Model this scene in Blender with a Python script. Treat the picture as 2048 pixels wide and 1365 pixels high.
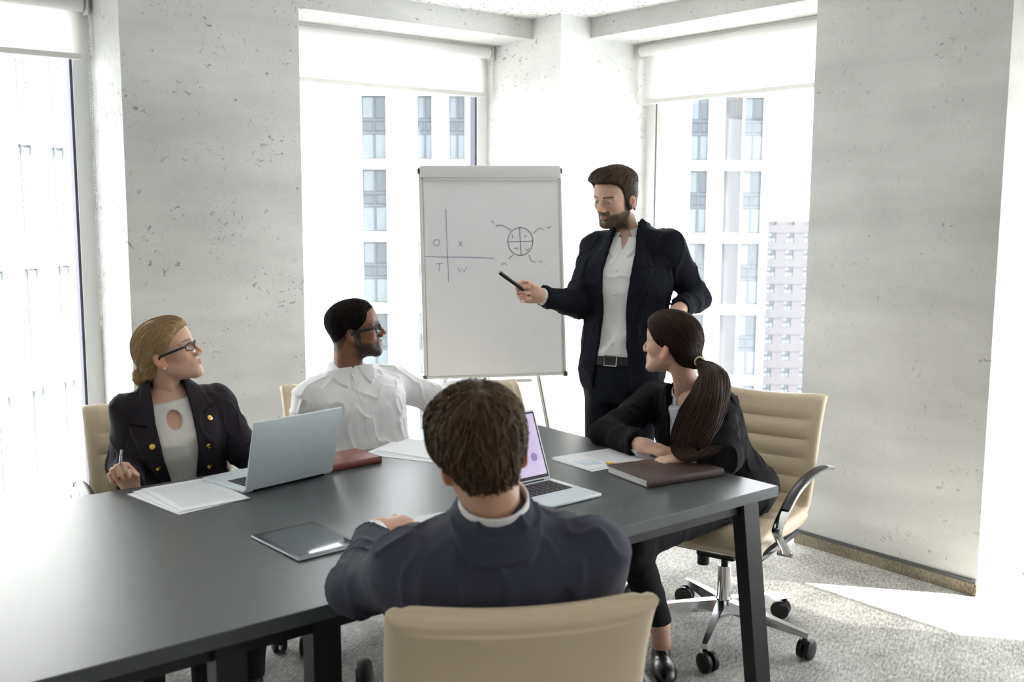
import bpy, bmesh, math, random
import numpy as np
from mathutils import Vector, Matrix
for _o in list(bpy.data.objects): bpy.data.objects.remove(_o, do_unlink=True)
SC = bpy.context.scene
COL = SC.collection
R = math.radians
# ------------------------------------------------------------------ camera
PITCH, AZ, ROLL, FPX, CAMH = 7.365, 51.1, 0.27, 2094.0, 1.6
IW, IH = 2048, 1365
_p, _a, _r = R(PITCH), R(AZ), R(ROLL)
FW = Vector((math.cos(_a)*math.cos(_p), math.sin(_a)*math.cos(_p), -math.sin(_p)))
_rt = Vector((math.sin(_a), -math.cos(_a), 0)); _up = _rt.cross(FW)
RT = _rt*math.cos(_r) + _up*math.sin(_r); UP = -_rt*math.sin(_r) + _up*math.cos(_r)
CAM = Vector((0, 0, CAMH))
cd = bpy.data.cameras.new('camera'); cam = bpy.data.objects.new('camera', cd); COL.objects.link(cam)
M = Matrix.Identity(4)
for i in range(3):
    M[i][0] = RT[i]; M[i][1] = UP[i]; M[i][2] = -FW[i]; M[i][3] = CAM[i]
cam.matrix_world = M
cd.sensor_width = 36.0; cd.lens = 36.0*FPX/IW; cd.clip_start = 0.05; cd.clip_end = 600
cd.dof.use_dof = True; cd.dof.focus_distance = 4.0; cd.dof.aperture_fstop = 4.5
SC.camera = cam
def ray(x, y): return FW + RT*((x-IW/2)/FPX) - UP*((y-IH/2)/FPX)
def at(x, y, d): return CAM + ray(x, y)*d                       # pixel + distance along the view axis
def onz(x, y, z):
    d = ray(x, y); return CAM + d*((z-CAMH)/d.z)
# ------------------------------------------------------------------ light
SKY, SUNP, EXPO = 3.6, 16.0, 1.1
w = bpy.data.worlds.new('sky'); SC.world = w; w.use_nodes = True
bg = w.node_tree.nodes['Background']; bg.inputs[0].default_value = (0.93, 0.97, 1.0, 1); bg.inputs[1].default_value = SKY
sl = bpy.data.lights.new('sun', 'SUN'); sun = bpy.data.objects.new('sun', sl); COL.objects.link(sun)
sl.energy = SUNP; sl.angle = R(0.6); sl.color = (1.0, 0.97, 0.91)
SUND = Vector((-0.63, 0.777, -1.2)).normalized()
sun.rotation_euler = SUND.to_track_quat('-Z', 'Y').to_euler(); sun.location = (20, -25, 40)
vs = SC.view_settings
vs.view_transform = 'Standard'; vs.look = 'None'; vs.gamma = 1.0; vs.use_curve_mapping = False; vs.exposure = EXPO
SC.cycles.max_bounces = 10; SC.cycles.diffuse_bounces = 6; SC.cycles.transparent_max_bounces = 16
SC.cycles.sample_clamp_indirect = 6.0; SC.cycles.caustics_reflective = False; SC.cycles.caustics_refractive = False
# ------------------------------------------------------------------ helpers
def prop(o, label=None, cat=None, group=None, kind=None):
    if label: o['label'] = label
    if cat: o['category'] = cat
    if group: o['group'] = group
    if kind: o['kind'] = kind
    return o
def empty(name, loc=(0, 0, 0), rz=0.0, label=None, cat=None, group=None, kind=None):
    o = bpy.data.objects.new(name, None); COL.objects.link(o); o.location = loc; o.rotation_euler = (0, 0, rz)
    o.empty_display_size = 0.1
    return prop(o, label, cat, group, kind)
def copy_tree(o, parent=None):
    c = o.copy(); COL.objects.link(c)
    if parent: c.parent = parent
    for ch in list(o.children): copy_tree(ch, c)
    return c
class MB:
    """collects vertices and faces of one part"""
    def __init__(s): s.v = []; s.f = []
    def add(s, vs_, fs_):
        n = len(s.v); s.v += [tuple(q) for q in vs_]; s.f += [tuple(i+n for i in f_) for f_ in fs_]; return s
    def box(s, x0, x1, y0, y1, z0, z1, m=None, bev=0.0):
        if bev > 0:
            bm = bmesh.new(); bmesh.ops.create_cube(bm, size=1)
            for q in bm.verts: q.co = Vector(((x0+x1)/2+q.co.x*(x1-x0), (y0+y1)/2+q.co.y*(y1-y0), (z0+z1)/2+q.co.z*(z1-z0)))
            bmesh.ops.bevel(bm, geom=bm.edges[:], offset=bev, segments=2, affect='EDGES', profile=0.5)
            bm.verts.index_update()
            V = [q.co.copy() for q in bm.verts]; F = [[q.index for q in f_.verts] for f_ in bm.faces]; bm.free()
        else:
            V = [Vector((x, y, z)) for x in (x0, x1) for y in (y0, y1) for z in (z0, z1)]
            F = [(0, 1, 3, 2), (4, 6, 7, 5), (0, 4, 5, 1), (2, 3, 7, 6), (0, 2, 6, 4), (1, 5, 7, 3)]
        if m is not None: V = [m @ q for q in V]
        return s.add(V, F)
    def tube(s, pts, rad, n=12, cap=True, flat=None, upv=None):
        """round (or flattened: flat=(a,b)) tube along points; rad scalar or list"""
        pts = [Vector(q) for q in pts]; k = len(pts)
        rr = rad if isinstance(rad, (list, tuple)) else [rad]*k
        u = None; V = []
        for i in range(k):
            t = (pts[min(i+1, k-1)]-pts[max(i-1, 0)]).normalized()
            if upv is not None: u = (Vector(upv)-t*t.dot(Vector(upv))).normalized()
            elif u is None:
                a = Vector((0, 0, 1)) if abs(t.z) < 0.9 else Vector((1, 0, 0)); u = (a-t*t.dot(a)).normalized()
            else: u = (u-t*t.dot(u)).normalized()
            b = t.cross(u); fa, fb = flat if flat else (1, 1)
            for j in range(n):
                an = 2*math.pi*j/n
                V.append(pts[i]+(u*math.cos(an)*fa+b*math.sin(an)*fb)*rr[i])
        F = [(i*n+j, i*n+(j+1) % n, (i+1)*n+(j+1) % n, (i+1)*n+j) for i in range(k-1) for j in range(n)]
        if cap: F += [tuple(range(n-1, -1, -1)), tuple((k-1)*n+j for j in range(n))]
        return s.add(V, F)
    def cyl(s, p0, p1, r0, r1=None, n=20): return s.tube([p0, p1], [r0, r1 if r1 is not None else r0], n)
    def lathe(s, prof, c=(0, 0, 0), n=24):
        V = [(c[0]+r*math.cos(2*math.pi*j/n), c[1]+r*math.sin(2*math.pi*j/n), c[2]+z) for r, z in prof for j in range(n)]
        k = len(prof)
        F = [(i*n+j, i*n+(j+1) % n, (i+1)*n+(j+1) % n, (i+1)*n+j) for i in range(k-1) for j in range(n)]
        F += [tuple(range(n-1, -1, -1)), tuple((k-1)*n+j for j in range(n))]
        return s.add(V, F)
    def prism(s, poly, z0, z1):
        n = len(poly); V = [(x, y, z0) for x, y in poly]+[(x, y, z1) for x, y in poly]
        return s.add(V, [tuple(range(n-1, -1, -1)), tuple(range(n, 2*n))]+[(i, (i+1) % n, n+(i+1) % n, n+i) for i in range(n)])
    def build(s, name, mt, parent=None, smooth=False, **kw):
        me = bpy.data.meshes.new(name); me.from_pydata(s.v, [], s.f); me.update()
        bm = bmesh.new(); bm.from_mesh(me); bmesh.ops.recalc_face_normals(bm, faces=bm.faces[:]); bm.to_mesh(me); bm.free()
        if smooth:
            me.polygons.foreach_set('use_smooth', [True]*len(me.polygons))
            try: me.set_sharp_from_angle(angle=R(40))
            except Exception: pass
        me.materials.append(mt)
        o = bpy.data.objects.new(name, me); COL.objects.link(o)
        if parent is not None: o.parent = parent
        return prop(o, **kw)
def N(nt, t, **kw):
    n = nt.nodes.new(t)
    for k_, v_ in kw.items():
        if k_.startswith('i_'): n.inputs[k_[2:]].default_value = v_
        else: setattr(n, k_, v_)
    return n
def mat(name, col, rough=0.5, metal=0.0, noise=None, bump=None, spec=0.5, sheen=0.0, coat=0.0, trans=None):
    """noise=(scale, amount, stretch) varies the colour; bump=(scale, strength, stretch)"""
    m = bpy.data.materials.new(name); m.use_nodes = True; nt = m.node_tree; b = nt.nodes['Principled BSDF']
    b.inputs['Base Color'].default_value = (*col, 1); b.inputs['Roughness'].default_value = rough; b.inputs['Metallic'].default_value = metal
    b.inputs['Specular IOR Level'].default_value = spec; b.inputs['Sheen Weight'].default_value = sheen; b.inputs['Coat Weight'].default_value = coat
    tc = N(nt, 'ShaderNodeTexCoord')
    def tex(sc_, st, detail=4):
        mp = N(nt, 'ShaderNodeMapping'); mp.inputs['Scale'].default_value = st; nt.links.new(tc.outputs['Object'], mp.inputs[0])
        t = N(nt, 'ShaderNodeTexNoise', i_Scale=sc_, i_Detail=detail); nt.links.new(mp.outputs[0], t.inputs[0]); return t
    if noise:
        t = tex(noise[0], noise[2] if len(noise) > 2 else (1, 1, 1))
        mx = N(nt, 'ShaderNodeMix', data_type='RGBA'); nt.links.new(t.outputs[0], mx.inputs[0])
        mx.inputs[6].default_value = (*[min(1, c_*(1-noise[1])) for c_ in col], 1); mx.inputs[7].default_value = (*[min(1, c_*(1+noise[1])) for c_ in col], 1)
        nt.links.new(mx.outputs[2], b.inputs['Base Color'])
    if bump:
        t = tex(bump[0], bump[2] if len(bump) > 2 else (1, 1, 1), 6)
        bp = N(nt, 'ShaderNodeBump', i_Strength=bump[1], i_Distance=0.004); nt.links.new(t.outputs[0], bp.inputs['Height']); nt.links.new(bp.outputs[0], b.inputs['Normal'])
    return m
def concrete(name, col, pit=1.0, sparse=0.0):
    m = bpy.data.materials.new(name); m.use_nodes = True; nt = m.node_tree; L = nt.links.new; b = nt.nodes['Principled BSDF']
    b.inputs['Roughness'].default_value = 0.75; b.inputs['Specular IOR Level'].default_value = 0.3
    tc = N(nt, 'ShaderNodeTexCoord')
    big = N(nt, 'ShaderNodeTexNoise', i_Scale=1.6, i_Detail=5, i_Roughness=0.6); L(tc.outputs['Object'], big.inputs[0])
    mp = N(nt, 'ShaderNodeMapping'); mp.inputs['Scale'].default_value = (0.8, 0.8, 4.0); L(tc.outputs['Object'], mp.inputs[0])
    band = N(nt, 'ShaderNodeTexNoise', i_Scale=1.5, i_Detail=3); L(mp.outputs[0], band.inputs[0])
    fine = N(nt, 'ShaderNodeTexNoise', i_Scale=60, i_Detail=4); L(tc.outputs['Object'], fine.inputs[0])
    add = N(nt, 'ShaderNodeMath', operation='ADD'); L(big.outputs[0], add.inputs[0]); L(band.outputs[0], add.inputs[1])
    add2 = N(nt, 'ShaderNodeMath', operation='MULTIPLY_ADD', i_Value_001=0.3) if False else N(nt, 'ShaderNodeMath', operation='MULTIPLY_ADD')
    add2.inputs[1].default_value = 0.25; L(fine.outputs[0], add2.inputs[0]); L(add.outputs[0], add2.inputs[2])
    mr = N(nt, 'ShaderNodeMapRange'); mr.inputs[1].default_value = 0.8; mr.inputs[2].default_value = 1.5; L(add2.outputs[0], mr.inputs[0])
    mx = N(nt, 'ShaderNodeMix', data_type='RGBA'); L(mr.outputs[0], mx.inputs[0])
    mx.inputs[6].default_value = (*[c_*0.80 for c_ in col], 1); mx.inputs[7].default_value = (*[min(1, c_*1.12) for c_ in col], 1)
    # pits: thresholded fine noise gathered in clusters
    cov = None
    for sc_, st, lo, hi, cl, c0_, c1_ in ((30, (1, 1, 1.6), .62, .65, 2.6, .50, .60), (58, (1.5, 1.5, .8), .63, .67, 3.4, .52, .62), (20, (1, 1, 1), .70, .72, 5.0, .40, .55)):
        mq = N(nt, 'ShaderNodeMapping'); mq.inputs['Scale'].default_value = st; mq.inputs['Location'].default_value = (sc_, 3, 1); L(tc.outputs['Object'], mq.inputs[0])
        v = N(nt, 'ShaderNodeTexNoise', i_Scale=sc_, i_Detail=3, i_Roughness=0.55, i_Distortion=0.7); L(mq.outputs[0], v.inputs[0])
        lt = N(nt, 'ShaderNodeMapRange'); lt.inputs[1].default_value = lo+sparse*.5; lt.inputs[2].default_value = hi+sparse*.5; L(v.outputs[0], lt.inputs[0])
        cn = N(nt, 'ShaderNodeTexNoise', i_Scale=cl, i_Detail=4, i_Roughness=0.7); L(mq.outputs[0], cn.inputs[0])
        cm = N(nt, 'ShaderNodeMapRange'); cm.inputs[1].default_value = c0_+sparse; cm.inputs[2].default_value = c1_+sparse; L(cn.outputs[0], cm.inputs[0])
        a2 = N(nt, 'ShaderNodeMath', operation='MULTIPLY'); L(lt.outputs[0], a2.inputs[0]); L(cm.outputs[0], a2.inputs[1])
        if cov is None: cov = a2
        else:
            mxx = N(nt, 'ShaderNodeMath', operation='MAXIMUM'); L(cov.outputs[0], mxx.inputs[0]); L(a2.outputs[0], mxx.inputs[1]); cov = mxx
    pm = N(nt, 'ShaderNodeMath', operation='MULTIPLY'); pm.inputs[1].default_value = 0.8*pit; L(cov.outputs[0], pm.inputs[0])
    m2 = N(nt, 'ShaderNodeMix', data_type='RGBA'); L(pm.outputs[0], m2.inputs[0]); L(mx.outputs[2], m2.inputs[6]); m2.inputs[7].default_value = (*[c_*0.35 for c_ in col], 1)
    L(m2.outputs[2], b.inputs['Base Color'])
    hs = N(nt, 'ShaderNodeMath', operation='MULTIPLY_ADD'); hs.inputs[1].default_value = -1.0; L(cov.outputs[0], hs.inputs[0]); L(big.outputs[0], hs.inputs[2])
    bp = N(nt, 'ShaderNodeBump', i_Strength=0.35, i_Distance=0.01); L(hs.outputs[0], bp.inputs['Height']); L(bp.outputs[0], b.inputs['Normal'])
    return m
def carpet(name, dark, light, st=(1, 1, 1)):
    m = bpy.data.materials.new(name); m.use_nodes = True; nt = m.node_tree; L = nt.links.new; b = nt.nodes['Principled BSDF']
    b.inputs['Roughness'].default_value = 0.95; b.inputs['Specular IOR Level'].default_value = 0.1
    tc = N(nt, 'ShaderNodeTexCoord'); mp = N(nt, 'ShaderNodeMapping'); mp.inputs['Scale'].default_value = st; mp.inputs['Rotation'].default_value = (0, 0, R(-25)); L(tc.outputs['Object'], mp.inputs[0])
    mp2 = N(nt, 'ShaderNodeMapping'); mp2.inputs['Scale'].default_value = (35, 110, 60); L(mp.outputs[0], mp2.inputs[0])
    n1 = N(nt, 'ShaderNodeTexNoise', i_Scale=1.0, i_Detail=5, i_Roughness=0.7); L(mp2.outputs[0], n1.inputs[0])
    n2 = N(nt, 'ShaderNodeTexNoise', i_Scale=5.0, i_Detail=4); L(tc.outputs['Object'], n2.inputs[0])
    ad = N(nt, 'ShaderNodeMath', operation='MULTIPLY_ADD'); ad.inputs[1].default_value = 0.45; L(n2.outputs[0], ad.inputs[0]); L(n1.outputs[0], ad.inputs[2])
    cr = N(nt, 'ShaderNodeValToRGB'); cr.color_ramp.elements[0].position = 0.58; cr.color_ramp.elements[1].position = 0.92
    cr.color_ramp.elements[0].color = (*dark, 1); cr.color_ramp.elements[1].color = (*light, 1); L(ad.outputs[0], cr.inputs[0]); L(cr.outputs[0], b.inputs['Base Color'])
    bp = N(nt, 'ShaderNodeBump', i_Strength=0.6, i_Distance=0.004); L(n1.outputs[0], bp.inputs['Height']); L(bp.outputs[0], b.inputs['Normal'])
    return m
def perforated(name):
    m = bpy.data.materials.new(name); m.use_nodes = True; nt = m.node_tree; L = nt.links.new; b = nt.nodes['Principled BSDF']
    b.inputs['Roughness'].default_value = 0.8
    tc = N(nt, 'ShaderNodeTexCoord'); v = N(nt, 'ShaderNodeTexVoronoi', i_Scale=26); v.inputs['Randomness'].default_value = 0.85; L(tc.outputs['Object'], v.inputs[0])
    lt = N(nt, 'ShaderNodeMath', operation='LESS_THAN'); lt.inputs[1].default_value = 0.24; L(v.outputs['Distance'], lt.inputs[0])
    mx = N(nt, 'ShaderNodeMix', data_type='RGBA'); L(lt.outputs[0], mx.inputs[0]); mx.inputs[6].default_value = (.70, .70, .69, 1); mx.inputs[7].default_value = (.22, .21, .20, 1)
    L(mx.outputs[2], b.inputs['Base Color']); return m
def glassy(name, tint=(1, 1, 1), refl=0.03):
    m = bpy.data.materials.new(name); m.use_nodes = True; nt = m.node_tree; L = nt.links.new
    for n_ in list(nt.nodes):
        if n_.type == 'BSDF_PRINCIPLED': nt.nodes.remove(n_)
    out = [n_ for n_ in nt.nodes if n_.type == 'OUTPUT_MATERIAL'][0]
    t = N(nt, 'ShaderNodeBsdfTransparent'); t.inputs[0].default_value = (*tint, 1); g = N(nt, 'ShaderNodeBsdfGlossy'); g.inputs['Roughness'].default_value = 0.03
    mx = N(nt, 'ShaderNodeMixShader'); mx.inputs[0].default_value = refl; L(t.outputs[0], mx.inputs[1]); L(g.outputs[0], mx.inputs[2]); L(mx.outputs[0], out.inputs[0]); return m
def blindcloth(name):
    m = bpy.data.materials.new(name); m.use_nodes = True; nt = m.node_tree; L = nt.links.new
    b = nt.nodes['Principled BSDF']; b.inputs['Base Color'].default_value = (.86, .86, .83, 1); b.inputs['Roughness'].default_value = .8
    out = [n_ for n_ in nt.nodes if n_.type == 'OUTPUT_MATERIAL'][0]
    tr = N(nt, 'ShaderNodeBsdfTranslucent'); tr.inputs[0].default_value = (.85, .84, .80, 1)
    tp = N(nt, 'ShaderNodeBsdfTransparent'); tp.inputs[0].default_value = (.9, .9, .88, 1)
    m1 = N(nt, 'ShaderNodeMixShader'); m1.inputs[0].default_value = .45; L(b.outputs[0], m1.inputs[1]); L(tr.outputs[0], m1.inputs[2])
    m2 = N(nt, 'ShaderNodeMixShader'); m2.inputs[0].default_value = .10; L(m1.outputs[0], m2.inputs[1]); L(tp.outputs[0], m2.inputs[2]); L(m2.outputs[0], out.inputs[0]); return m
MT = dict(
    conc=concrete('pitted grey concrete', (.60, .605, .585)), conc3=concrete('sparsely pitted grey concrete', (.61, .61, .59), .75, .03), conc2=concrete('pale pitted concrete', (.74, .745, .725), 0.8),
    plaster=mat('white plaster', (.78, .78, .76), .8, bump=(40, .1)), carpet=carpet('grey woven carpet', (.24, .23, .215), (.62, .61, .58)),
    skirt=carpet('brown carpet edge', (.10, .085, .06), (.38, .33, .25), (3, 3, 1)), darkline=mat('dark grey trim', (.07, .075, .075), .5),
    ceil=perforated('perforated ceiling panel'), frame=mat('white window frame', (.80, .80, .79), .4), gasket=mat('dark gasket', (.06, .06, .10), .5),
    glass=glassy('window glass'), cloth=blindcloth('white blind fabric'), bar=mat('blind bar', (.72, .72, .69), .5), bead=mat('bead chain', (.62, .62, .60), .4),
    facade=mat('white facade panel', (.80, .79, .76), .8, noise=(.6, .06)), pane=mat('facade pane', (.030, .040, .050), .25, spec=.5, noise=(.8, .4)),
    pane2=mat('bright facade pane', (.075, .092, .104), .3, noise=(.9, .4)), pane3=mat('pale facade pane', (.19, .205, .212), .2, noise=(.9, .2)), wframe2=mat('pale facade window frame', (.13, .145, .15), .5), brickw=mat('grey brick panel', (.055, .056, .060), .9, noise=(9, .25)),
    brownb=mat('haze-greyed brick facade', (.095, .093, .100), .9, noise=(3, .2)), wframe=mat('facade window frame', (.045, .054, .063), .6), street=mat('street asphalt', (.25, .25, .25), .9),  # brick facade colour is greyed: distance haze put into the base colour
    table=mat('dark grey laminate', (.072, .082, .086), .35, spec=.65, bump=(900, .03)), tedge=mat('dark table edge', (.040, .045, .049), .40), tleg=mat('black powder coat', (.012, .013, .015), .38),
    leather=mat('cream leather', (.70, .58, .42), .42, noise=(7, .06), bump=(260, .10)), chrome=mat('polished aluminium', (.80, .81, .83), .12, 1.0), black=mat('black plastic', (.012, .012, .013), .35),
    alu=mat('silver laptop aluminium', (.70, .77, .82), .42, .2), alud=mat('laptop keys', (.015, .015, .017), .45), screen=None,
    paper=mat('white paper', (.82, .83, .85), .7, noise=(3, .02)), ink=mat('printed grey text', (.55, .56, .60), .8), inkblue=mat('printed blue', (.20, .42, .62), .7), pale=mat('pale print', (.60, .68, .80), .8),
    nbook=mat('dark brown leatherette', (.055, .028, .024), .45, bump=(300, .1)), nbook2=mat('red brown leatherette', (.20, .060, .045), .42, bump=(300, .1)), pages=mat('page edges', (.80, .78, .74), .8, bump=(500, .2, (.1, .1, 1))),
    tabglass=mat('tablet glass', (.010, .011, .012), .06, spec=.6, coat=.3), board=mat('flipchart board', (.74, .75, .76), .45), sheet=mat('flipchart paper', (.83, .84, .87), .75, bump=(5, .15)),
    blueink=mat('blue marker ink', (.17, .17, .38), .8), blackink=mat('grey marker ink', (.09, .09, .11), .8), gold=mat('gold', (.85, .58, .14), .22, 1.0), steel=mat('steel', (.6, .6, .62), .25, 1.0),
)
# ------------------------------------------------------------------ the room
XR, YL, XO, YO, ZC, ZB = 4.13, 4.67, 4.78, 5.32, 2.644, 2.535
XP, YP = 3.91, 4.43                                               # corner pillar
X0, Y0 = -4.2, -4.2
def slab(name, x0, x1, y0, y1, z0, z1, m, **kw): return MB().box(x0, x1, y0, y1, z0, z1).build(name, m, **kw)
S = dict(kind='structure')
slab('floor', X0-.2, XO, Y0-.2, YO, -.2, 0, MT['carpet'], label='grey woven carpet floor of the meeting room', cat='floor', **S)
slab('ceiling', X0-.2, XO, Y0-.2, YO, ZC, ZC+.2, MT['ceil'], label='white ceiling with scattered small perforations', cat='ceiling', **S)
slab('wall_back', X0-.2, XO, Y0-.2, Y0, 0, ZC, MT['plaster'], label='white plaster wall opposite the window wall', cat='wall', **S)
slab('wall_side', X0-.2, X0, Y0, YO, 0, ZC, MT['plaster'], label='white plaster wall at the far end of the room', cat='wall', **S)
slab('wall_left', 1.59, 2.445, YL, YO, 0, ZC, MT['conc'], label='grey pitted concrete column behind the blonde woman', cat='wall', **S)
slab('wall_left_end', X0, -2.25, YL, YO, 0, ZC, MT['conc'], label='grey concrete wall at the end of the window row', cat='wall', **S)
slab('wall_left_outer', -.76, .10, YL, YO, 0, ZC, MT['conc'], label='grey concrete column beyond the left window', cat='wall', **S)
slab('wall_corner', XP, XO, YP, YO, 0, ZC, MT['conc2'], label='pale pitted concrete corner pillar behind the flip chart', cat='wall', **S)
slab('wall_right', XR, XO, 2.04, 2.935, 0, ZC, MT['conc3'], label='grey pitted concrete column behind the empty side of the chair', cat='wall', **S)
slab('wall_right_outer', XR, XO, -.36, .55, 0, ZC, MT['conc'], label='grey concrete column past the sunlit window', cat='wall', **S)
slab('wall_right_end', XR, XO, Y0, -1.86, 0, ZC, MT['conc'], label='grey concrete wall at the end of the sunny side', cat='wall', **S)
for x0, x1, n_ in ((-2.25, -.76, 1), (.10, 1.59, 2), (2.445, XP, 3)):
    slab('trim_%d' % n_, x0, x1, YL, YO, ZB, ZC, MT['conc'], label=['concrete lintel over the outermost left window', 'concrete lintel over the window left of the blonde woman', 'concrete lintel over the window behind the flip chart'][n_-1], cat='beam', **S)
for y0, y1, n_ in ((-1.86, -.36, 4), (.55, 2.04, 5), (2.935, YP, 6)):
    slab('trim_%d' % n_, XR, XO, y0, y1, ZB, ZC, MT['conc'], label=['concrete lintel over the outermost sunny window', 'concrete lintel over the sunlit window by the floor grille', 'concrete lintel over the window behind the standing man'][n_-4], cat='beam', **S)
# skirting of the right column: dark line over a strip of carpet
sk = MB().box(XR-.014, XR, 2.035, 2.935, 0, .052).build('baseboard_right', MT['skirt'], label='brown carpet skirting along the right concrete column', cat='skirting', **S)
MB().box(XR-.012, XR, 2.04, 2.935, .052, .066).build('trim_strip', MT['darkline'], sk)
sk = MB().box(1.59, 2.445, YL-.014, YL, 0, .052).build('baseboard_left', MT['skirt'], label='brown carpet skirting along the left concrete column', cat='skirting', **S)
MB().box(1.59, 2.445, YL-.012, YL, .052, .066).build('trim_strip', MT['darkline'], sk)
def window(n_, axis, a0, a1, label, mull=()):
    """floor-to-lintel window between a0 and a1 along X (axis 0) or Y (axis 1)"""
    wroot = empty('window_%d' % n_, ((a0+a1)/2, 5.12, 0) if axis == 0 else (4.62, (a0+a1)/2, 0), 0 if axis == 0 else R(-90), label, 'window', kind='structure')
    h = (a1-a0)/2
    f_ = MB()
    f_.box(-h, h, -.03, .04, 0, .10); f_.box(-h, h, -.03, .04, ZB-.07, ZB)
    for s_ in (-1, 1): f_.box(min(s_*h, s_*(h-.075)), max(s_*h, s_*(h-.075)), -.03, .04, .10, ZB-.07)
    for m_ in mull: f_.box(m_-.03, m_+.03, -.03, .04, .10, ZB-.07)
    f_.build('window_frame', MT['frame'], wroot)
    g_ = MB()
    for s_ in (-1, 1): g_.box(min(s_*(h-.075), s_*(h-.087)), max(s_*(h-.075), s_*(h-.087)), -.02, .03, .10, ZB-.07)
    for m_ in mull: g_.box(m_-.036, m_-.030, -.02, .03, .10, ZB-.07)
    g_.build('gasket', MT['gasket'], wroot)
    ed = [-h+.085]+[m_ for m_ in mull]+[h-.085]
    for i in range(len(ed)-1):
        MB().box(ed[i]+.02, ed[i+1]-.02, .002, .008, .10, ZB-.07).build('pane', MT['glass'], wroot)
    return wroot
window(1, 0, -2.25, -.76, 'tall white-framed window at the end of the left row')
window(2, 0, .10, 1.59, 'tall bright window left of the blonde woman')
window(3, 0, 2.445, XP, 'tall bright window behind the man in the white shirt')
window(4, 1, 2.935, YP, 'tall bright window behind the standing man', (-.63,))
window(5, 1, .55, 2.04, 'tall sunlit window by the floor grille')
window(6, 1, -1.86, -.36, 'tall sunny window farthest from the corner')
def blind(axis, a0, a1, zb, label):
    root = empty('roller_blind', ((a0+a1)/2, 5.03, 0) if axis == 0 else (4.50, (a0+a1)/2, 0), 0 if axis == 0 else R(-90), label, 'blind', 'roller blinds at the windows')
    h = (a1-a0)/2-.012
    MB().tube([(-h+.03, 0, ZB-.042), (h-.03, 0, ZB-.042)], .033, 20).build('roller', MT['frame'], root, True)
    MB().box(-h, h, -.012, .035, ZB-.012, ZB-.0005).build('head_rail', MT['bar'], root)
    for s_ in (-1, 1): MB().box(s_*(h-.012)-.004, s_*(h-.012)+.004, -.03, .03, ZB-.085, ZB-.012, bev=.003).build('bracket', MT['bar'], root)
    fb = MB(); n_ = 24
    V = [(-h+.035+(2*h-.07)*i/n_, .033+(.0008 if i % 2 else 0), z_) for z_ in (ZB-.045, zb+.02) for i in range(n_+1)]
    fb.add(V, [(i, i+1, n_+2+i, n_+1+i) for i in range(n_)]); fb.build('fabric', MT['cloth'], root)
    MB().box(-h+.03, h-.03, .022, .044, zb, zb+.028, bev=.005).build('bottom_bar', MT['bar'], root)
    ch = MB()
    for yy in (-.012, .012):
        for k_ in range(100):
            z_ = ZB-.06-k_*.0145
            ch.tube([(h-.004, yy, z_), (h-.004, yy, z_-.009)], .0032, 5)
    ch.build('bead_chain', MT['bead'], root)
    return root
blind(0, -2.25, -.76, 2.25, 'white roller blind on the window farthest left')
blind(0, .10, 1.59, 2.252, 'white roller blind over the window left of the blonde woman')
blind(0, 2.445, XP, 2.238, 'white roller blind over the window behind the flip chart')
blind(1, 2.935, YP, 2.191, 'white roller blind over the window behind the standing man')
blind(1, .55, 2.04, 1.60, 'half lowered roller blind over the sunlit window')
blind(1, -1.86, -.36, 1.60, 'half lowered roller blind on the last sunny window')
# floor grille in front of the sunny windows
gr = empty('floor_grille', (4.30, 1.28, 0), 0, 'white slatted convector grille in the floor by the sunlit window', 'grille')
MB().box(-.14, -.125, -.74, .70, 0, .006).box(.125, .14, -.74, .70, 0, .006).build('rim', MT['frame'], gr)
MB().box(-.125, .125, -.74, .70, 0, .001).build('channel', MT['darkline'], gr)
sm = None
for k_ in range(48):
    if sm is None:
        so = MB().box(-.123, .123, -.009, .009, .001, .006).build('slat', MT['frame'], gr); sm = so
    else:
        so = sm.copy(); COL.objects.link(so); so.parent = gr
    so.location = (0, -.72+k_*.030, 0)
# unseen fill lamps added behind the camera to brighten the room
def lamp(x, y, label):
    r_ = empty('fill_lamp', (x, y, ZC), 0, label, 'lamp', 'unseen added fill lamps')
    MB().box(-.3, .3, -.3, .3, -.03, -.001, bev=.004).build('housing', MT['frame'], r_)
    e = bpy.data.materials.get('fill lamp diffuser')
    if e is None:
        e = mat('fill lamp diffuser', (.9, .9, .9)); b_ = e.node_tree.nodes['Principled BSDF']; b_.inputs['Emission Color'].default_value = (1, .97, .92, 1); b_.inputs['Emission Strength'].default_value = FILL_LAMP
    MB().box(-.28, .28, -.28, .28, -.034, -.031).build('diffuser', e, r_)
FILL_LAMP = 1.5
for x_, y_, l_ in ((-2.6, -2.4, 'added fill lamp in the corner of the two plaster walls'), (-.6, -2.4, 'added fill lamp at the middle of the back plaster wall'), (1.4, -2.4, 'added fill lamp of the back row closest to the sunny side'),
                   (-2.6, -.2, 'added fill lamp halfway along the end plaster wall'), (-2.6, 2.0, 'added fill lamp between the end plaster wall and the table'), (1.4, -.6, 'added fill lamp in the middle of the open floor')):
    lamp(x_, y_, l_)
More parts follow.
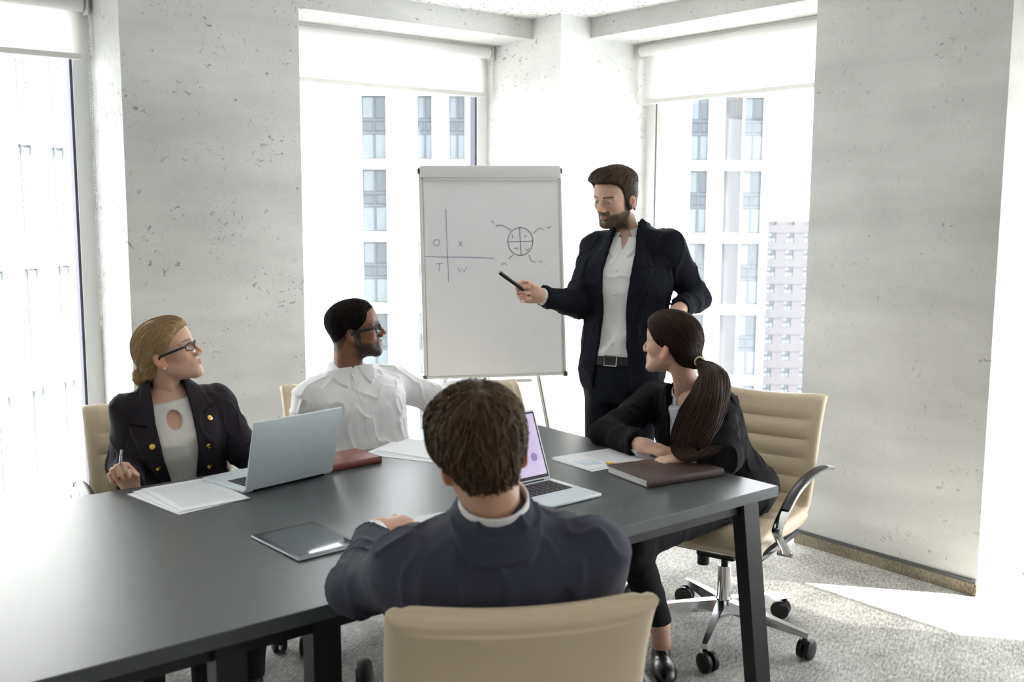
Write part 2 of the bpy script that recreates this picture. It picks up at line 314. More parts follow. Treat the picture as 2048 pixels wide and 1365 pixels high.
# ------------------------------------------------------------------ the city outside
HF = Vector((math.cos(_a), math.sin(_a), 0)); HR = Vector((math.sin(_a), -math.cos(_a), 0))
def city(lat, dep, z=0): return Vector((0, 0, z))+HR*lat+HF*dep
slab('street_ground', -150, 260, 20, 320, -42, -40, MT['street'], label='grey street far below the windows', cat='street', **S)
def facade(name, label, org, dirv, xs, z0, nf, fh, length, thick, wallm, wmat, s0=0, band=.5, frm='wframe'):
    """facade slab whose front faces -local Y; xs = list of (centre, width, kind); each floor gets one window per entry"""
    root = empty(name, org, math.atan2(dirv.y, dirv.x), label, 'building')
    wl = MB(); zt = z0+nf*fh
    wl.box(s0, s0+length, .35, thick, z0-28, zt+1.2)
    edges = [s0]; ordered = sorted(xs)
    for c_, w_, k_ in ordered: edges += [c_-w_/2, c_+w_/2]
    edges.append(s0+length)
    for i in range(0, len(edges), 2):
        if edges[i+1]-edges[i] > .01: wl.box(edges[i], edges[i+1], 0, .35, z0-28, zt+1.2)
    for k in range(nf+1): wl.box(s0, s0+length, -.03, .349, z0+k*fh-band/2, z0+k*fh+band/2)
    wl.build('facade_wall', wallm, root)
    proto = {}
    for k in range(nf):
        for c_, w_, kd in ordered:
            key = (round(w_, 3), kd)
            h_ = fh-band
            if key not in proto:
                f_ = MB()
                if kd == 'brick':
                    wn = f_.box(-w_/2, w_/2, .10, .34, 0, h_).build('brick_panel', MT['brickw'], root); pn = []
                else:
                    f_.box(-w_/2, w_/2, .26, .34, 0, h_)
                    f_.box(-.035, .035, .18, .30, 0, h_); f_.box(-w_/2, w_/2, .19, .30, h_*.40, h_*.44); f_.box(-w_/2, w_/2, .19, .30, h_*.60, h_*.64)
                    for s_ in (-1, 1): f_.box(s_*w_/2-.04, s_*w_/2+.04, .19, .30, 0, h_)
                    wn = f_.build('window', MT[frm], root); pn = []
                    for s_ in (-1, 1):
                        for za, zb_, mm in ((.02, .39, wmat[1]), (.45, .59, wmat[0]), (.65, .97, wmat[1] if s_ < 0 else wmat[0])):
                            a_, b_ = sorted((s_*.05, s_*(w_/2-.05)))
                            pn.append(MB().box(a_, b_, .21, .25, h_*za, h_*zb_).build('pane', mm, wn))
                proto[key] = wn
            else: wn = copy_tree(proto[key], root)
            wn.location = (c_, 0, z0+k*fh+band/2)
    return root
dA = (HR*.186+HF*.983).normalized()
facade('office_building', 'white gridded facade close beyond the left window', city(-13.0, 28.0), dA,
       [(-6.9+1.45*i, .85, 'w') for i in range(12)], 3.45-5*3.3, 7, 3.3, 18.5, 12, MT['facade'], (MT['pane3'], MT['pane3']), s0=-8.2, band=.55, frm='wframe2')
def px(a_): return (a_-1024)/44.55
facade('tower_block', 'white tower with stacked strip windows beyond the flip chart', city(0, 47.0), HR,
       [(px(750), 1.12, 'w'), (px(850), .68, 'w'), (px(914), .74, 'w'), (px(1040), .8, 'w'), (px(1140), .8, 'w'), (px(1250), .8, 'w'), (px(1392), .80, 'w'), (px(1458), .80, 'brick'), (px(1498), .88, 'w')],
       .2-4*3.21, 7, 3.21, px(1531)-px(688), 10, MT['facade'], (MT['pane'], MT['pane2']), s0=px(688), band=.42)
facade('brick_building', 'distant brown brick block with small pale windows', city(0, 160.0), HR,
       [(39.5+2.75*i, 1.15, 'w') for i in range(9)], -35.5, 13, 2.6, 26, 12, MT['brownb'], (MT['pane2'], MT['pane3']), s0=38, band=1.2)
# ------------------------------------------------------------------ table
TZ, TY0, TY1, TX1, TX0, TH = .75, 1.921, 3.114, 2.606, -.75, .033
tbl = empty('conference_table', ((TX0+TX1)/2, (TY0+TY1)/2, 0), 0, 'long dark grey conference table in the middle of the room', 'table')
_hx, _hy = (TX1-TX0)/2, (TY1-TY0)/2
MB().box(-_hx, _hx, -_hy, _hy, TZ-TH, TZ, bev=.0025).build('tabletop', MT['table'], tbl)
for sy in (-1, 1): MB().box(-_hx+.06, _hx-.06, sy*(_hy-.07)-.02, sy*(_hy-.07)+.02, TZ-TH-.045, TZ-TH).build('apron', MT['tleg'], tbl)
for xw, sp in ((TX0+.095, -.10), (.84, 0), (1.06, 0), (TX1-.095, .10)):
    xt = xw-(TX0+TX1)/2
    MB().box(xt-.02, xt+.02, -_hy+.09, _hy-.09, TZ-TH-.045, TZ-TH).build('cross_rail', MT['tleg'], tbl)
    for sy in (-1, 1):
        xb = xt+sp; yt = sy*(_hy-.055); yb = yt+sy*.01; V = []
        for (x_, y_, z_) in ((xb, yb, 0), (xt, yt, TZ-TH)):
            for a_, b_ in ((-.034, -.024), (.034, -.024), (.034, .024), (-.034, .024)): V.append((x_+a_, y_+b_, z_))
        MB().add(V, [(3, 2, 1, 0), (4, 5, 6, 7)]+[(i, (i+1) % 4, 4+(i+1) % 4, 4+i) for i in range(4)]).build('leg', MT['tleg'], tbl)
# ------------------------------------------------------------------ chairs
def smooth_path(pts, n):
    pts = [Vector(q) for q in pts]; out = []
    P = [pts[0]*2-pts[1]]+pts+[pts[-1]*2-pts[-2]]
    for i in range(1, len(P)-2):
        for k in range(n):
            t = k/n; a, b, c, d = P[i-1], P[i], P[i+1], P[i+2]
            out.append(.5*((2*b)+(c-a)*t+(2*a-5*b+4*c-d)*t*t+(3*b-a-3*c+d)*t*t*t))
    out.append(pts[-1]); return out
def cushion(path, halfw, thick, ribs, rib_d, wrap, roll):
    """padded leather panel: path in (y,z); ribs = seam positions 0..1; front side is the +normal"""
    n = len(path); m = 28; mb = MB(); V = []
    Ls = [0]
    for i in range(1, n): Ls.append(Ls[-1]+(path[i]-path[i-1]).length)
    for side in (1, -1):
        for i in range(n):
            s = Ls[i]/Ls[-1]; t = (path[min(i+1, n-1)]-path[max(i-1, 0)]).normalized(); nn = Vector((0, t.z, -t.y))
            for j in range(m+1):
                u = -1+2*j/m; u = math.copysign(1-(1-abs(u))**1.7, u)
                e = max(0.0, 1-abs(u)**12)**.5
                es = min(1.0, max(0.0, min(s, 1-s)/.06)); es = math.sqrt(max(0, 1-(1-es)**2))
                puff = 0
                if side == 1 and ribs:
                    dd = min(abs(s-q) for q in ribs)*Ls[-1]
                    puff = rib_d*(min(1, dd/.030)**.4-1)*max(0, 1-abs(u/.86)**10)
                    puff -= .006*math.exp(-((abs(u)-.88)/.035)**2)
                if side == -1: puff = -.004*math.exp(-((abs(u)-.80)/.02)**2)
                off = (thick/2*e*es+puff*e*es)*side
                hw = halfw(s) if callable(halfw) else halfw
                q = path[i]+nn*(off+wrap*(u*u))
                V.append((u*hw, q.y, q.z))
    k = n*(m+1)
    F = [(i*(m+1)+j, i*(m+1)+j+1, (i+1)*(m+1)+j+1, (i+1)*(m+1)+j) for i in range(n-1) for j in range(m)]
    F += [tuple(k+a for a in reversed(f_)) for f_ in F]
    for i in range(n-1):
        for j in (0, m): F.append((i*(m+1)+j, (i+1)*(m+1)+j, k+(i+1)*(m+1)+j, k+i*(m+1)+j))
    for j in range(m):
        for i in (0, n-1): F.append((i*(m+1)+j, i*(m+1)+j+1, k+i*(m+1)+j+1, k+i*(m+1)+j))
    return mb.add(V, F)
def make_chair(base_rot=0.0):
    """local: sitter faces +Y, origin on the floor under the column"""
    c = empty('office_chair')
    sp = smooth_path([(0, .250, .405), (0, .215, .440), (0, .08, .450), (0, -.08, .444), (0, -.195, .452)], 14)
    cushion(sp, lambda s: .245-.012*(1-s), .085, [.26, .50, .74], .014, .012, 0).build('seat', MT['leather'], c, True)
    bp = smooth_path([(0, -.170, .435), (0, -.228, .468), (0, -.256, .54), (0, -.278, .65), (0, -.308, .765), (0, -.345, .848), (0, -.368, .868)], 17)
    cushion(bp, lambda s: .235+.015*math.sin(min(1, s*1.2)*math.pi*.5), .062, [.24, .38, .52, .66, .80], .017, .022, 0).build('backrest', MT['leather'], c, True)
    MB().box(-.215, .215, -.20, .205, .378, .402, bev=.012).build('seat_pan', MT['black'], c, True)
    MB().box(-.075, .075, -.13, .10, .325, .380, bev=.01).build('mechanism', MT['black'], c, True)
    MB().cyl((.06, .06, .335), (.06, .06, .285), .022).build('tension_knob', MT['black'], c, True)
    MB().cyl((0, 0, .19), (0, 0, .345), .014).build('gas_piston', MT['black'], c, True)
    MB().cyl((0, 0, .115), (0, 0, .275), .027, .025, 24).build('column', MT['chrome'], c, True)
    for sx in (-1, 1):
        pth = smooth_path([(sx*.272, -.330, .618), (sx*.276, -.22, .634), (sx*.277, -.08, .634), (sx*.277, .06, .610), (sx*.276, .18, .555), (sx*.275, .225, .515), (sx*.273, .210, .490), (sx*.262, .110, .420), (sx*.248, .050, .378)], 6)
        am = MB().tube(pth, 1.0, 10, flat=(.019, .0065), upv=(1, 0, 0)).build('armrest', MT['chrome'], c, True)
        MB().tube([q+Vector((0, 0, .008)) for q in pth[4:24]], 1.0, 10, flat=(.017, .005), upv=(1, 0, 0)).build('arm_pad', MT['black'], am, True)
        MB().tube([pth[0]+Vector((-sx*.022, 0, 0)), pth[0]+Vector((sx*.022, 0, 0))], .0095, 12).build('end_rod', MT['chrome'], am, True)
        MB().tube([pth[-1]+Vector((-sx*.03, 0, 0)), pth[-1]+Vector((sx*.024, 0, 0))], .0095, 12).build('mount_rod', MT['chrome'], am, True)
    MB().lathe([(.030, .085), (.040, .092), (.040, .130), (.030, .140)]).build('hub', MT['chrome'], c, True)
    for k in range(5):
        an = base_rot+2*math.pi*k/5; d = Vector((math.cos(an), math.sin(an), 0)); q = Vector((-d.y, d.x, 0))
        l = MB(); V = []
        for r_, hw, zt, zb_ in ((.030, .024, .145, .100), (.17, .020, .128, .094), (.325, .013, .104, .084), (.340, .011, .102, .084)):
            for a_, z_ in ((-1, zb_), (1, zb_), (.75, zt), (-.75, zt)): V.append(d*r_+q*(a_*hw)+Vector((0, 0, z_)))
        l.add(V, [(3, 2, 1, 0), (12, 13, 14, 15)]+[(i*4+j, i*4+(j+1) % 4, i*4+4+(j+1) % 4, i*4+4+j) for i in range(3) for j in range(4)])
        lo = l.build('base_leg', MT['chrome'], c, True)
        cs = MB(); pos = d*.325
        cs.cyl(pos+Vector((0, 0, .055)), pos+Vector((0, 0, .088)), .009, n=10)
        ca = an+.9*math.sin(7*k+base_rot*3); ax = Vector((math.cos(ca), math.sin(ca), 0)); fd = Vector((-ax.y, ax.x, 0))
        cpos = pos+fd*.014+Vector((0, 0, .036))
        for s_ in (-1, 1):
            cs.tube([cpos+ax*(s_*.006), cpos+ax*(s_*.009), cpos+ax*(s_*.022), cpos+ax*(s_*.026)], [.033, .036, .036, .028], 20)
        cs.tube([cpos-ax*.008, cpos+ax*.008], .016, 12)
        cs.build('caster', MT['black'], lo, True)
    return c
CH0 = make_chair(R(65-107))
def place_chair(o, x, y, facing_deg, label):
    """facing_deg: heading of the sitter, counter-clockwise from +X"""
    o.location = (x, y, 0); o.rotation_euler = (0, 0, R(facing_deg-90)); prop(o, label, 'chair', 'cream leather office chairs')
    return o
place_chair(CH0, 2.985, 2.43, 197, 'cream leather office chair under the dark-haired woman')
place_chair(copy_tree(CH0), 1.322, 1.694, 61, 'cream leather office chair seen from behind under the man in the grey-blue suit')
place_chair(copy_tree(CH0), 1.297, 3.40, -98, 'cream leather office chair under the blonde woman')
place_chair(copy_tree(CH0), 2.00, 3.34, -104, 'cream leather office chair under the man in the white shirt')
place_chair(copy_tree(CH0), 2.575, 3.150, -92, 'empty cream leather office chair beside the man in the white shirt').scale = (1, 1, .955)
# ------------------------------------------------------------------ laptops
def laptop(name, loc, rz, lid_deg, label, screen):
    l = empty(name, loc, rz, label, 'laptop')                      # hinge along local X at y=0, keyboard towards -Y
    W_, D_ = .325, .222
    MB().box(-W_/2, W_/2, -D_, 0, .001, .0125, bev=.004).build('base', MT['alu'], l, True)
    MB().box(-.136, .136, -.125, -.018, .0122, .0130).build('key_bed', MT['alud'], l)
    MB().box(-.055, .055, -.205, -.135, .0122, .0130, bev=.0003).build('trackpad', MT['alu'], l)
    k0 = None
    for r_ in range(5):
        for q in range(13):
            if k0 is None: ko = k0 = MB().box(-.0088, .0088, -.0088, .0088, 0, .0016, bev=.0006).build('key', MT['alud'], l)
            else: ko = k0.copy(); COL.objects.link(ko); ko.parent = l
            ko.location = (-.1245+q*.02075, -.114+r_*.0208, .0129)
    a = R(lid_deg-90); m_ = Matrix.Translation((0, .004, .010)) @ Matrix.Rotation(-a, 4, 'X')
    ld = MB().box(-W_/2, W_/2, -.0005, .006, 0, D_, m_, bev=.003).build('lid', MT['alu'], l, True)
    MB().box(-W_/2+.006, W_/2-.006, -.0015, -.0006, .008, D_-.006, m_).build('bezel', MT['black'], ld)
    MB().box(-W_/2+.012, W_/2-.012, -.0026, -.0016, .018, D_-.012, m_).build('screen', screen, ld)
    MB().tube([(-.13, .002, .009), (.13, .002, .009)], .006, 10).build('hinge', MT['black'], l, True)
    return l
def emis(name, c1, c2, st, sc_=3):
    m = mat(name, c1, .25); nt = m.node_tree; b = nt.nodes['Principled BSDF']; tc = N(nt, 'ShaderNodeTexCoord')
    t = N(nt, 'ShaderNodeTexNoise', i_Scale=sc_*4, i_Detail=1); nt.links.new(tc.outputs['Object'], t.inputs[0])
    mx = N(nt, 'ShaderNodeMix', data_type='RGBA'); nt.links.new(t.outputs[0], mx.inputs[0]); mx.inputs[6].default_value = (*c1, 1); mx.inputs[7].default_value = (*c2, 1)
    nt.links.new(mx.outputs[2], b.inputs['Emission Color']); b.inputs['Emission Strength'].default_value = st
    b.inputs['Base Color'].default_value = (.02, .02, .02, 1); return m
MT['screen'] = emis('glowing lilac screen', (.60, .48, .78), (.80, .72, .88), .42); MT['scrb'] = emis('glowing white screen', (.7, .75, .8), (.8, .85, .9), .35)
MT['scrviolet'] = emis('violet screen shapes', (.36, .25, .55), (.42, .30, .60), .35)
LT1 = laptop('laptop', (1.435, 2.866, TZ), R(180+9.5), 104, 'silver laptop with its closed side to the viewer, before the blonde woman', MT['scrb'])
LT2 = laptop('laptop', (1.925, 2.385, TZ), R(1), 112, 'open silver laptop with a lilac screen before the man in grey-blue', MT['screen'])
_lid2 = [o_ for o_ in LT2.children if o_.name.startswith('lid')][0]
_m2 = Matrix.Translation((0, .004, .010)) @ Matrix.Rotation(-R(22), 4, 'X')
for xa, za, rr in ((.075, .10, .022), (.115, .075, .013), (.03, .12, .018)):
    g = MB(); g.add([_m2 @ Vector((xa+rr*math.cos(2*math.pi*i/20), -.0029, za+rr*math.sin(2*math.pi*i/20))) for i in range(20)], [tuple(range(20))]); g.build('screen_shape', MT['scrviolet'], _lid2)
# ------------------------------------------------------------------ paper, books, tablet, pens
def sheet(name, pts, z, label, cat='paper', th=.0006, group=None, m='paper'):
    c_ = sum((Vector((q[0], q[1], 0)) for q in pts), Vector())/len(pts)
    o = MB().prism([(q[0]-c_.x, q[1]-c_.y) for q in pts], 0, th).build(name, MT[m], None, label=label, cat=cat, group=group); o.location = (c_.x, c_.y, z)
    return o
def lines(o, pts, n, m='ink', t0=.12, t1=.9, u0=.1, u1=.9, th=.0008):
    """printed text lines between the edges pts[0]-pts[3] (down) and pts[0]-pts[1] (across)"""
    A, B, C_, D_ = [Vector((q[0]-o.location.x, q[1]-o.location.y, 0)) for q in pts]; mb = MB(); rnd = random.Random(4)
    def bl(u, v): return (A*(1-u)+B*u)*(1-v)+(D_*(1-u)+C_*u)*v
    for i in range(n):
        v = t0+(t1-t0)*i/(n-1); e = u1-(rnd.random()*.25 if i % 4 == 3 else .02); h = (t1-t0)/(n-1)*.30
        q = [bl(u0, v), bl(e, v), bl(e, v+h), bl(u0, v+h)]
        mb.add([(p_.x, p_.y, th+.0001) for p_ in q], [(0, 1, 2, 3)])
    return mb.build('printed_text', MT[m], o)
def rect(cx, cy, w_, h_, deg):
    a = R(deg); return [(cx+x*math.cos(a)-y*math.sin(a), cy+x*math.sin(a)+y*math.cos(a)) for x, y in ((-w_/2, -h_/2), (w_/2, -h_/2), (w_/2, h_/2), (-w_/2, h_/2))]
for i, (cx, cy, dg, lb) in enumerate(((1.128, 2.915, 8, 'bottom sheet of the papers before the blonde woman'), (1.140, 2.922, 4, 'middle sheet of the papers before the blonde woman'), (1.160, 2.925, 1, 'top printed sheet of the papers before the blonde woman'))):
    r_ = rect(cx, cy, .21, .297, dg); o = sheet('paper_sheet', r_, TZ+.0005+i*.0012, lb, group='loose sheets of the blonde woman')
    if i == 2: lines(o, r_, 22)
r_ = rect(2.425, 2.505, .297, .205, -6); o = sheet('paper_sheet', rect(2.420, 2.498, .297, .21, -2), TZ+.0005, 'lower sheet under the printed page before the dark-haired woman', group='sheets of the dark-haired woman')
o = sheet('paper_sheet', r_, TZ+.0018, 'printed page with a pale blue chart before the dark-haired woman', group='sheets of the dark-haired woman'); lines(o, r_, 14, u0=.38)
cb = MB()
for i in range(9):
    hh = (.03+.05*abs(math.sin(i*1.7+1))); cb.box(-.118+i*.008, -.112+i*.008, -.06, -.06+hh, .0007, .0009, Matrix.Rotation(R(-6), 4, 'Z'))
cb.build('printed_chart', MT['pale'], o)
r_ = rect(1.97, 2.975, .21, .297, 27); o = sheet('paper_sheet', r_, TZ+.0005, 'white sheet before the man in the white shirt', group='sheets of the man in the white shirt'); lines(o, r_, 16)
o = sheet('paper_sheet', rect(2.02, 2.985, .21, .297, 20), TZ+.0018, 'upper white sheet before the man in the white shirt', group='sheets of the man in the white shirt')
sheet('paper_sheet', rect(1.73, 3.06, .21, .10, 5), TZ+.0005, 'white sheet behind the red-brown notebook')
r_ = rect(1.535, 2.265, .21, .15, -8); o = sheet('paper_sheet', r_, TZ+.0005, 'sheet with a blue pie chart under the hand of the man in grey-blue')
for a0, a1, ex, m in ((20, 150, .0, 'inkblue'), (155, 255, .003, 'pale'), (260, 375, .003, 'inkblue')):
    mb = MB(); am = R((a0+a1)/2); cc = Vector((.030+ex*math.cos(am), -.008+ex*math.sin(am), .0008)); pts = [cc]+[cc+Vector((.036*math.cos(R(a0+(a1-a0)*i/14)), .036*math.sin(R(a0+(a1-a0)*i/14)), 0)) for i in range(15)]
    mb.add(pts, [(0, i, i+1) for i in range(1, 15)]); mb.build('pie_slice', MT[m], o)
def notebook(loc, w_, h_, t_, deg, m, label):
    n_ = empty('notebook', loc, R(deg), label, 'notebook')
    MB().box(-w_/2, w_/2, -h_/2, h_/2, 0, .003, bev=.001).build('back_cover', MT[m], n_, True)
    MB().box(-w_/2+.004, w_/2-.002, -h_/2+.004, h_/2-.004, .003, t_-.003).build('pages', MT['pages'], n_)
    MB().box(-w_/2, w_/2, -h_/2, h_/2, t_-.003, t_, bev=.001).build('front_cover', MT[m], n_, True)
    MB().tube([(w_/2, -h_/2, t_/2), (w_/2, h_/2, t_/2)], 1.0, 12, flat=(t_/2, .005), upv=(0, 0, 1)).build('spine', MT[m], n_, True)
notebook((2.430, 2.232, TZ), .215, .30, .026, -99, 'nbook', 'thick dark brown notebook on the table corner')
notebook((1.690, 2.992, TZ), .15, .215, .022, 3-90, 'nbook2', 'red-brown notebook beside the silver laptop')
tb = empty('tablet', (1.211, 2.328, TZ), R(2.5), 'black tablet lying flat near the suited man\'s elbow', 'tablet')
MB().box(-.0925, .0925, -.121, .121, .001, .0075, bev=.003).build('body', MT['alu'], tb, True)
MB().box(-.091, .091, -.1195, .1195, .0074, .0080, bev=.0003).build('glass_front', MT['black'], tb)
MB().box(-.079, .079, -.105, .105, .0080, .0083).build('screen', MT['tabglass'], tb)
pn = empty('ballpoint_pen', (0, 0, 0), 0, 'slim pen with a gold tip on the printed page', 'pen')
a_, b_ = Vector((2.364, 2.437, TZ+.0065)), Vector((2.475, 2.385, TZ+.0065))
MB().tube([a_.lerp(b_, .25), b_], .004, 12).build('barrel', MT['paper'], pn, True); MB().tube([a_, a_.lerp(b_, .06), a_.lerp(b_, .25)], [.0015, .0035, .004], 12).build('tip', MT['gold'], pn, True)
# ------------------------------------------------------------------ flip chart
fl = empty('flip_chart', (0, 0, 0), 0, 'white flip chart with marker drawings beside the standing man', 'flip chart')
TLc, TRc, BLc, BRc = at(838, 334, 4.84), at(1121, 334, 4.95), at(850, 757, 4.84), at(1130, 748, 4.95)
fx = ((TRc-TLc)+(BRc-BLc)).normalized(); fz = ((TLc-BLc)+(TRc-BRc)); fz = (fz-fx*fz.dot(fx)).normalized(); fn = fz.cross(fx)   # fn points away from the viewer
FC = (TLc+TRc+BLc+BRc)/4; FWd = .5*((TRc-TLc).length+(BRc-BLc).length)/2; FHt = .5*((TLc-BLc).length+(TRc-BRc).length)/2
FM = Matrix(((fx.x, fn.x, fz.x, FC.x), (fx.y, fn.y, fz.y, FC.y), (fx.z, fn.z, fz.z, FC.z), (0, 0, 0, 1)))
MB().box(-FWd, FWd, 0, .018, -FHt, FHt, FM).build('board', MT['board'], fl)
MB().box(-FWd-.004, -FWd+.012, -.006, .022, -FHt, FHt, FM, bev=.003).box(FWd-.006, FWd+.004, -.006, .022, -FHt, FHt, FM, bev=.003).box(-FWd, FWd, -.006, .022, -FHt-.006, -FHt+.006, FM, bev=.002).build('frame', MT['bar'], fl, True)
MB().box(-FWd+.002, FWd-.002, -.022, .022, FHt-.052, FHt+.004, FM, bev=.006).build('clamp_bar', MT['board'], fl, True)
MB().box(-FWd+.016, FWd-.016, -.016, -.004, FHt-.066, FHt-.052, FM, bev=.002).build('clamp_lip', MT['bar'], fl, True)
for sx in (-1, 1):
    for z_ in (FHt-.02, -FHt): MB().box(sx*FWd-.009, sx*FWd+.009, -.010, .026, z_-.012, z_+.012, FM, bev=.003).build('corner_cap', MT['darkline'], fl, True)
pad = MB(); n_ = 22; Vp = []
for i in range(n_+1):
    for j in range(n_+1):
        u, v = -1+2*i/n_, -1+2*j/n_
        Vp.append(FM @ Vector((u*(FWd-.016), -.0035-.0018*math.sin(3*u+2*v)*(1-v)*.5-.0012*math.sin(7*u-4*v), v*(FHt-.034)-.026)))
pad.add(Vp, [(i*(n_+1)+j, (i+1)*(n_+1)+j, (i+1)*(n_+1)+j+1, i*(n_+1)+j+1) for i in range(n_) for j in range(n_)]).build('paper_pad', MT['sheet'], fl, True)
MB().box(-.235, .16, -.055, .0, -FHt-.030, -FHt-.018, FM, bev=.003).build('pen_tray', MT['bar'], fl, True)
def onboard(x, y, off=-.0075):
    d = ray(x, y); q = FC+fn*off; return CAM+d*((q-CAM).dot(fn)/d.dot(fn))
def stroke(pts, m, wpx=1.6):
    P = [onboard(*q) for q in pts]; mb = MB(); V = []; hw = wpx/2*4.9/FPX
    for i, q in enumerate(P):
        t = (P[min(i+1, len(P)-1)]-P[max(i-1, 0)]).normalized(); s_ = t.cross(fn)*hw; V += [q+s_, q-s_]
    mb.add(V, [(2*i, 2*i+1, 2*i+3, 2*i+2) for i in range(len(P)-1)]); return mb.build('marker_line', MT[m], fl)
def ring(cx, cy, rx, ry, n=40): return [(cx+rx*math.cos(2*math.pi*i/n), cy+ry*math.sin(2*math.pi*i/n)) for i in range(n+1)]
def Z(x, y): return (820+x/2.903, 310+y/2.903)                    # from a close look at the board
for ps in ([(208, 315), (211, 420), (217, 560), (221, 650), (222, 738)], [(88, 590), (180, 594), (300, 594), (400, 597), (488, 600)], [(152, 633), (190, 630)], [(172, 632), (170, 655), (168, 676)],
           [(282, 500), (292, 515), (306, 534)], [(302, 502), (293, 517), (282, 531)], [(278, 652), (290, 684), (303, 660), (314, 682), (328, 652)]):
    stroke([Z(*q) for q in ps], 'blueink', 1.1)
stroke([Z(*q) for q in ring(155, 510, 19, 18, 24)], 'blueink', 1.1)
stroke([Z(*q) for q in ring(641, 503, 73, 81)], 'blackink', 1.2)
for ps in ([(636, 422), (640, 500), (646, 582)], [(570, 506), (640, 503), (714, 500)], [(588, 437), (560, 420), (534, 408), (500, 411)], [(472, 382), (482, 388), (476, 390), (490, 394)], [(718, 455), (735, 438), (752, 424), (774, 434)],
           [(792, 418), (804, 427), (818, 415)], [(690, 582), (700, 606), (708, 620), (732, 623)], [(748, 617), (754, 626), (766, 615)], [(600, 580), (586, 592), (572, 605)], [(530, 640), (538, 626), (544, 640), (552, 626), (562, 640)],
           [(592, 464), (598, 472), (592, 484)], [(664, 468), (669, 480), (676, 466)], [(606, 546), (616, 540), (626, 548)], [(670, 546), (680, 556), (690, 544)]):
    stroke([Z(*q) for q in ps], 'blackink', 1.1)
bc = FM @ Vector((0, .05, -.30)); hubp = FM @ Vector((0, .06, .25))
for gx, gy in ((-.36, -.10), (.36, -.10), (0, .42)):
    g0 = FC+fx*gx+fn*gy; MB().tube([hubp+fx*gx*.25, Vector((g0.x, g0.y, .012))], [.014, .012], 12).build('stand_leg', MT['steel'], fl, True)
MB().tube([FM @ Vector((0, .03, .30)), FM @ Vector((0, .03, -.45))], .018, 12).build('stand_post', MT['steel'], fl, True)
# ------------------------------------------------------------------ modelling people: distance fields -> one smooth surface
F32 = np.float32
def A3(v): return np.array(v, F32)
def smin(a, b, k):
    h = np.maximum(k-np.abs(a-b), 0)/k; return np.minimum(a, b)-h*h*k*F32(.25)
def smax(a, b, k): return -smin(-a, -b, k)
def ell(P, c, r, B=None):
    q = P-A3(c)
    if B is not None: q = q @ B
    r = A3(r); k0 = np.sqrt(((q/r)**2).sum(1)); k1 = np.sqrt(((q/(r*r))**2).sum(1))+F32(1e-9)
    return k0*(k0-1)/k1
def rc(P, a, b, ra, rb):
    a = A3(a); b = A3(b); ba = b-a; h = np.clip(((P-a) @ ba)/F32((ba*ba).sum()+1e-12), 0, 1)
    return np.sqrt((((P-a)-h[:, None]*ba)**2).sum(1))-(F32(ra)+F32(rb-ra)*h)
def chain(P, pts, rad, k=.01):
    d = None
    for i in range(len(pts)-1):
        e = rc(P, pts[i], pts[i+1], rad[i], rad[i+1]); d = e if d is None else smin(d, e, F32(k))
    return d
_rng = np.random.RandomState(3); _NT = _rng.rand(32, 32, 32).astype(F32)
def vnoise(P, s, seed=0):
    q = P*F32(s)+F32(seed*7.13+100); i = np.floor(q).astype(np.int32); f = q-i; f = f*f*(3-2*f); o = 0
    for dx in (0, 1):
        for dy in (0, 1):
            for dz in (0, 1):
                w_ = (f[:, 0] if dx else 1-f[:, 0])*(f[:, 1] if dy else 1-f[:, 1])*(f[:, 2] if dz else 1-f[:, 2])
                o = o+w_*_NT[(i[:, 0]+dx) % 32, (i[:, 1]+dy) % 32, (i[:, 2]+dz) % 32]
    return o
def sstep(x, a, b):
    t = np.clip((x-a)/(b-a), 0, 1); return t*t*(3-2*t)
